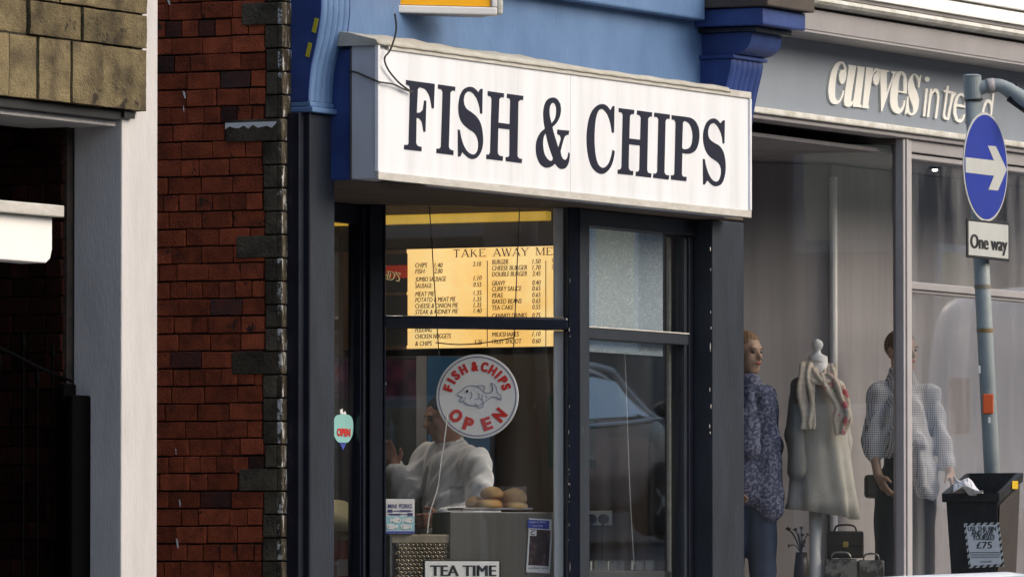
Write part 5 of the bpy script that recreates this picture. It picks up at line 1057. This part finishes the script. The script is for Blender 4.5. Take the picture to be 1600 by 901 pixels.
MB().tube([jp(1589, 138), jp(1588.5, 131)], .009, 8).build('bolt', 'near_black', st)
yS = jp(1540, 261)[1] - .052
ow = thing('one_way_sign', aY(1540, 345, yS), 'round blue sign with a white arrow pointing right on the post', 'sign'); oc = aY(1540, 261, yS); orr = 85 / 342.9
def odisc(name, r, d0, d1, m): MB().rings([[oc + np.array([r * math.cos(t), -d, r * math.sin(t)]) for t in np.linspace(0, 2 * math.pi, 72, endpoint=False)] for d in (d0, d1)]).build(name, m, ow)
odisc('backing_disc', orr, -.004, .0, 'sign_rim'); odisc('blue_face', orr * .955, .0, .002, 'sign_blue')
outline_on('arrow', [[(80, 410), (205, 425), (178, 360), (213, 362), (261, 465), (222, 557), (180, 553), (205, 492), (80, 477)]], (oc + np.array([0, -.002, 0]), (1, 0, 0), Z, (0, -1, 0)), .0015, 'sign_rim', ow, (1480, 100), 2.8167, 10)
B('clamp', 'frame_grey', ow, oc[0] - .06, oc[0] + .06, oc[1] + .004, oc[1] + .03, oc[2] - .02, oc[2] + .02)
a, b = aY(1511, 402, yS), aY(1577, 348, yS); pt = thing('one_way_plate', a, 'small rectangular plate reading One way below the blue sign', 'sign')
B('plate_frame', 'near_black', pt, a[0], b[0], yS, yS + .006, a[2], b[2], .002); B('plate_face', 'sign_rim', pt, a[0] + .016, b[0] - .014, yS - .0015, yS - .0001, a[2] + .012, b[2] - .012, .0005); B('clamp', 'frame_grey', pt, (a[0] + b[0]) / 2 - .05, (a[0] + b[0]) / 2 + .05, yS + .0065, yS + .03, a[2] + .06, a[2] + .09)
t0, t1 = aY(1516.5, 387, yS - .0016), aY(1573, 387, yS - .0016); text('One way', t0, (1, 0, 0), Z, .064, 'near_black', pt, wd=t1[0] - t0[0], fat=.012)
so_ = jp(1544, 630, -.042); tag(MB().obox(jp(1535.5, 646, -.030), rtv, Z, tcv, .048, .09, .012).build('orange_sticker', 'sticker', None, bevel=.004), 'torn orange sticker on the grey post', 'sticker')
for yy, hh in ((448, 5), (516, 5)):
    f_ = (yy - 150) / (755 - 150); c_ = tp + (bt - tp) * f_; MB().tube([c_ + Z * .009, c_ - Z * .009], .0385, 20).build('pole_clip', 'rust', st)
for px, py, w_, h_ in ((1546, 656, 4, 9), (1530.5, 577, 3, 12)): MB().obox(jp(px - w_ / 2, py + h_ / 2, -.036), rtv, Z, tcv, w_ * 35 / F, h_ * 35 / F, .004).build('sticker_scrap', 'paper', st)
# ---- litter bin
bX, y0, y1 = -2.0, -3.128, -2.868; zf, zk = 1.345, 1.44
lb = thing('litter_bin', (-1.87, -3.0, .05), 'black litter bin with a £75 notice fixed in front of the post', 'bin')
def ringq(x0, x1, ya, yb, zf_, zb__): return [(x0, ya, zf_), (x1, ya, zb__), (x1, yb, zb__), (x0, yb, zf_)]
bb = MB(); tb = .045
bb.rings([ringq(bX + .02, -1.77, y0 + tb * .8, y1 - tb, .62, .62), ringq(bX, -1.75, y0, y1, zf, zk), ringq(bX + .012, -1.762, y0 + .012, y1 - .012, zf, zk), ringq(bX + .035, -1.78, y0 + tb, y1 - tb, .66, .66)]); bb.build('bin_body', 'bin', lb, bevel=.006)
MB().rings([ringq(bX - .01, -1.742, y0 - .01, y1 + .01, zf - .035, zk - .035), ringq(bX - .012, -1.74, y0 - .012, y1 + .012, zf + .004, zk + .004), ringq(bX + .012, -1.762, y0 + .012, y1 - .012, zf + .004, zk + .004), ringq(bX + .012, -1.762, y0 + .012, y1 - .012, zf - .03, zk - .03)], cap=False).build('rim', 'bin', lb)
MB().add([(bX + .01, y0 - .004, zf - .05), (-1.76, y0 - .004, zk - .05), (-1.775, y0 + .028, .66), (bX + .03, y0 + .028, .66)], [(3, 2, 1, 0)]).build('side_panel', 'bin_side', lb)
B('bracket', 'near_black', lb, -1.749, -1.70, -3.02, -2.90, 1.0, 1.08); B('bin_post', 'near_black', lb, -1.80, -1.77, -3.03, -2.96, -.07, .61)
fr_ = lambda px, py: aX(px, py, bX + .010 + (py - 775) * .00006 - .004)
def bpx(px, py, d=0.0): p = aX(px, py, bX); z_ = p[2]; xx = bX + .02 * (zf - z_) / (zf - .62); q_ = aX(px, py, xx - .003 - d); return q_
nq = [bpx(*p) for p in ((1506, 817), (1561, 815), (1569, 884), (1514, 887))]; MB().prism(nq, (-.0015, 0, 0)).build('notice_border', 'stripes', lb)
nq = [bpx(p[0], p[1], .002) for p in ((1509.5, 821), (1558, 819), (1565, 880), (1517, 883))]; MB().prism(nq, (-.0012, 0, 0)).build('notice', 'paper', lb)
for s_, px, py, h_, w_ in (('USE THE BIN', 1512.5, 829, .021, 42), ('AND SAVE', 1518, 836, .021, 33), ('YOURSELF', 1520, 843, .021, 33), ('£75', 1526, 856, .030, 23), ('................................', 1516, 863, .02, 44), ('.............................', 1517, 866.5, .02, 44), ('...........................', 1518, 870, .02, 42), ('council', 1532, 878, .012, 16)):
    text(s_, bpx(px, py, .0036), (0, -1, 0), Z, h_, 'near_black', lb, wd=w_ / 305, fat=.002 if h_ > .015 else 0)
MB().obox(aY(1581.5, 763, y0 - .014), (1, 0, 0), Z, (0, -1, 0), .065, .036, .001).build('yellow_label', 'cove_paint', lb)
lt = MB(); lpts = [[jp(1490 + 46 * s, 741 + 22 * s + 6 * math.sin(s * 9 + t * 2) + 22 * t * (1 - .35 * s), -.36 + .05 * math.sin(5 * s + 4 * t)) for s in np.linspace(0, 1, 9)] for t in np.linspace(0, 1, 6)]
lt.add([q for r_ in lpts for q in r_], [(r_ * 9 + i, r_ * 9 + i + 1, (r_ + 1) * 9 + i + 1, (r_ + 1) * 9 + i) for r_ in range(5) for i in range(8)]); lo_ = lt.build('litter_paper', 'white'); tag(lo_, 'crumpled white paper sticking out of the black bin', 'litter'); m8 = lo_.modifiers.new('s', 'SOLIDIFY'); m8.thickness = .002

# ================================================================== VEHICLES
def car(name, loc, Lc, Wc, H, label, van=False, rot=0.0, cat='car', paint='car_paint'):
    # x forward, origin at the middle of the wheelbase on the ground
    t = bpy.data.objects.new(name, None); col.objects.link(t); tag(t, label, cat); hw = Wc / 2
    X = lambda s: (s - .5) * Lc
    belt_ = .93 + (H - 1.46) * .8
    if van: prof = [(0, .55, .9), (.005, 1.0, .98), (.015, H - .16, 1), (.05, H - .03, 1), (.3, H, 1), (.62, H, 1), (.74, H - .05, 1), (.80, H * .80, 1), (.90, H * .56, .98), (.97, H * .46, .95), (1, .6, .85)]; belt = 1.15
    else: prof = [(0, .5, .85), (.01, .85, .93), (.03, 1.0, .97), (.07, H - .17, .99), (.13, H - .05, 1), (.30, H, 1), (.55, H - .01, 1), (.67, H - .07, 1), (.77, H - .28, 1), (.845, belt_ + .07, .99), (.92, belt_ - .03, .95), (.97, .76, .88), (1, .5, .78)]; belt = .93 + (H - 1.46) * .8
    rings = []; info = []
    for s, zt, wf in prof:
        w = hw * wf; cabin = zt > belt + .12; wt = w * (.78 if not van else .92) if cabin else w * .86; zb_ = belt if cabin else zt - .07
        zs_ = min(zb_, max(.45, zb_ - .05)); half = [(0, .22), (w * .85, .20), (w * .985, .34), (w, .60 if zb_ > .62 else zb_ - .05), (w * .985, zb_), (wt + (w - wt) * .1, zt - .07), (wt * .8, zt - .012), (0, zt)]
        info.append((s, w, zb_, wt, zt)); rings.append([(X(s), y, z) for y, z in half] + [(X(s), -y, z) for y, z in half[-2:0:-1]])
    o = MB().rings(rings[::-1]).build('car_body', paint, t, smooth=True); sb = o.modifiers.new('sub', 'SUBSURF'); sb.levels = sb.render_levels = 2
    def side(s, f, sg):   # f 0..1 from belt to roof edge
        ss = [i[0] for i in info]; w, zb_, wt, zt = [np.interp(s, ss, [i[j] for i in info]) for j in (1, 2, 3, 4)]
        a = np.array([w * .985, zb_]); b = np.array([wt + (w - wt) * .1, zt - .07]); p = a + (b - a) * f; return (X(s), sg * (p[0] + .004), p[1])
    wins = [(.10, .20, .27, .44), (.285, .285, .57, .50), ] if not van else [(.60, .60, .735, .72)]
    for sg in (1, -1):
        for (b0, t0, b1, t1) in (((.08, .14, .42, .42), (.44, .44, .79, .67)) if not van else ((.60, .60, .80, .74),)):
            g = [[side(b0 + (b1 - b0) * i / 8 + ((t0 + (t1 - t0) * i / 8) - (b0 + (b1 - b0) * i / 8)) * f, .08 + .74 * f, sg) for i in range(9)] for f in np.linspace(0, 1, 5)]
            mbx = MB().add([q for r in g for q in r], [(r * 9 + i, r * 9 + i + 1, (r + 1) * 9 + i + 1, (r + 1) * 9 + i) for r in range(4) for i in range(8)]); w_ = mbx.build('side_window', 'car_glass', t); m7 = w_.modifiers.new('s', 'SOLIDIFY'); m7.thickness = .012; m7.offset = 0
        mr = ell((X(.80 if not van else .8), sg * (hw + .09), belt + .08), np.eye(3), (.06, .09, .075)); lo, hi = bounds([(X(.80 if not van else .8), sg * (hw + .09), belt + .08)], .12); body('wing_mirror', mr, lo, hi, .015, 'near_black', t)
        if not van:
            MB().tube([side(q_, 1.06, sg) for q_ in np.linspace(.06, .67, 14)] + [side(q_, f_, sg) for q_, f_ in ((.72, 1.03), (.77, .98), (.82, .9), (.845, .6))], .028, 8).build('roof_rail', 'white_paint', t, smooth=True); MB().tube([side(q_, -.04, sg) for q_ in np.linspace(.05, .84, 12)], .022, 6).build('waist_trim', 'white_paint', t, smooth=True)
        MB().tube([(X(.06), sg * hw * .93, .40), (X(.95), sg * hw * .93, .40)], .03, 6).build('sill_trim', 'near_black', t)
        for s in (.17, .83):
            c = np.array([X(s), sg * (hw - .10), .31]); n_ = np.array([0, sg, 0]); wv = lambda r, d: [c + n_ * d + np.array([r * math.cos(a), 0, r * math.sin(a)]) for a in np.linspace(0, 6.283, 28, endpoint=False)]
            ty = MB().rings([wv(.18, -.1), wv(.29, -.09), wv(.31, -.06), wv(.31, .06), wv(.29, .11), wv(.21, .115)]).build('tyre', 'tyre', t, smooth=True); rm = MB().rings([wv(.21, .09), wv(.20, .112), wv(.05, .10), wv(.045, .12)]).build('rim', 'aluminium', ty)
            for q in range(5): a = q * 1.2566; d_ = np.array([math.cos(a), 0, math.sin(a)]); MB().obox(c + n_ * .113 + d_ * .04 - np.cross(d_, n_) * .02, d_, np.cross(d_, n_), n_, .15, .04, .006).build('rim_spoke', 'chrome', ty)
            MB().rings([wv(.345, .096), wv(.345, .099), wv(.31, .099), wv(.31, .096)]).build('wheel_arch', 'black', t)
    for sg in (1, -1):
        MB().box(X(.0) - .005, X(.02), sg * hw * .62 - .09, sg * hw * .62 + .09, .72 if not van else .9, .95 if not van else 1.4).build('tail_lamp', 'lamp_red', t, bevel=.02); MB().box(X(.955), X(.985), sg * hw * .6 - .12, sg * hw * .6 + .12, .62, .74).build('headlight', 'chrome', t, bevel=.03)
    t.location = Vector([float(q) for q in loc]); t.rotation_euler = (0, -math.atan(.055 if loc[0] > 0 else .03), rot)
    return t
v = aD(1037, 830, 68.0); L1 = 3.75; car('parked_car', (v[0] - .33 * L1, -v[1] - .85 + .1, ground_z(v[0]) - .118), L1, 1.70, 1.60, 'pale small hatchback parked across the street, mirrored in the front window')
v = aD(1475, 500, 66.0); L2 = 5.2; car('delivery_van', (v[0] + .42 * L2 + 2.2, -v[1] + .1, ground_z(v[0] + 4.5) - .118), L2, 2.0, 2.2, 'white van in the road mirrored in the clothes shop window', van=True, cat='van', paint='white_paint')
v = aD(1850, 880, 22.0); car('parked_car', (v[0], v[1] - .1, v[2] - 1.45), 3.95, 1.72, 1.45, 'white car roof at the bottom right corner of the view', paint='white_paint')
flush()
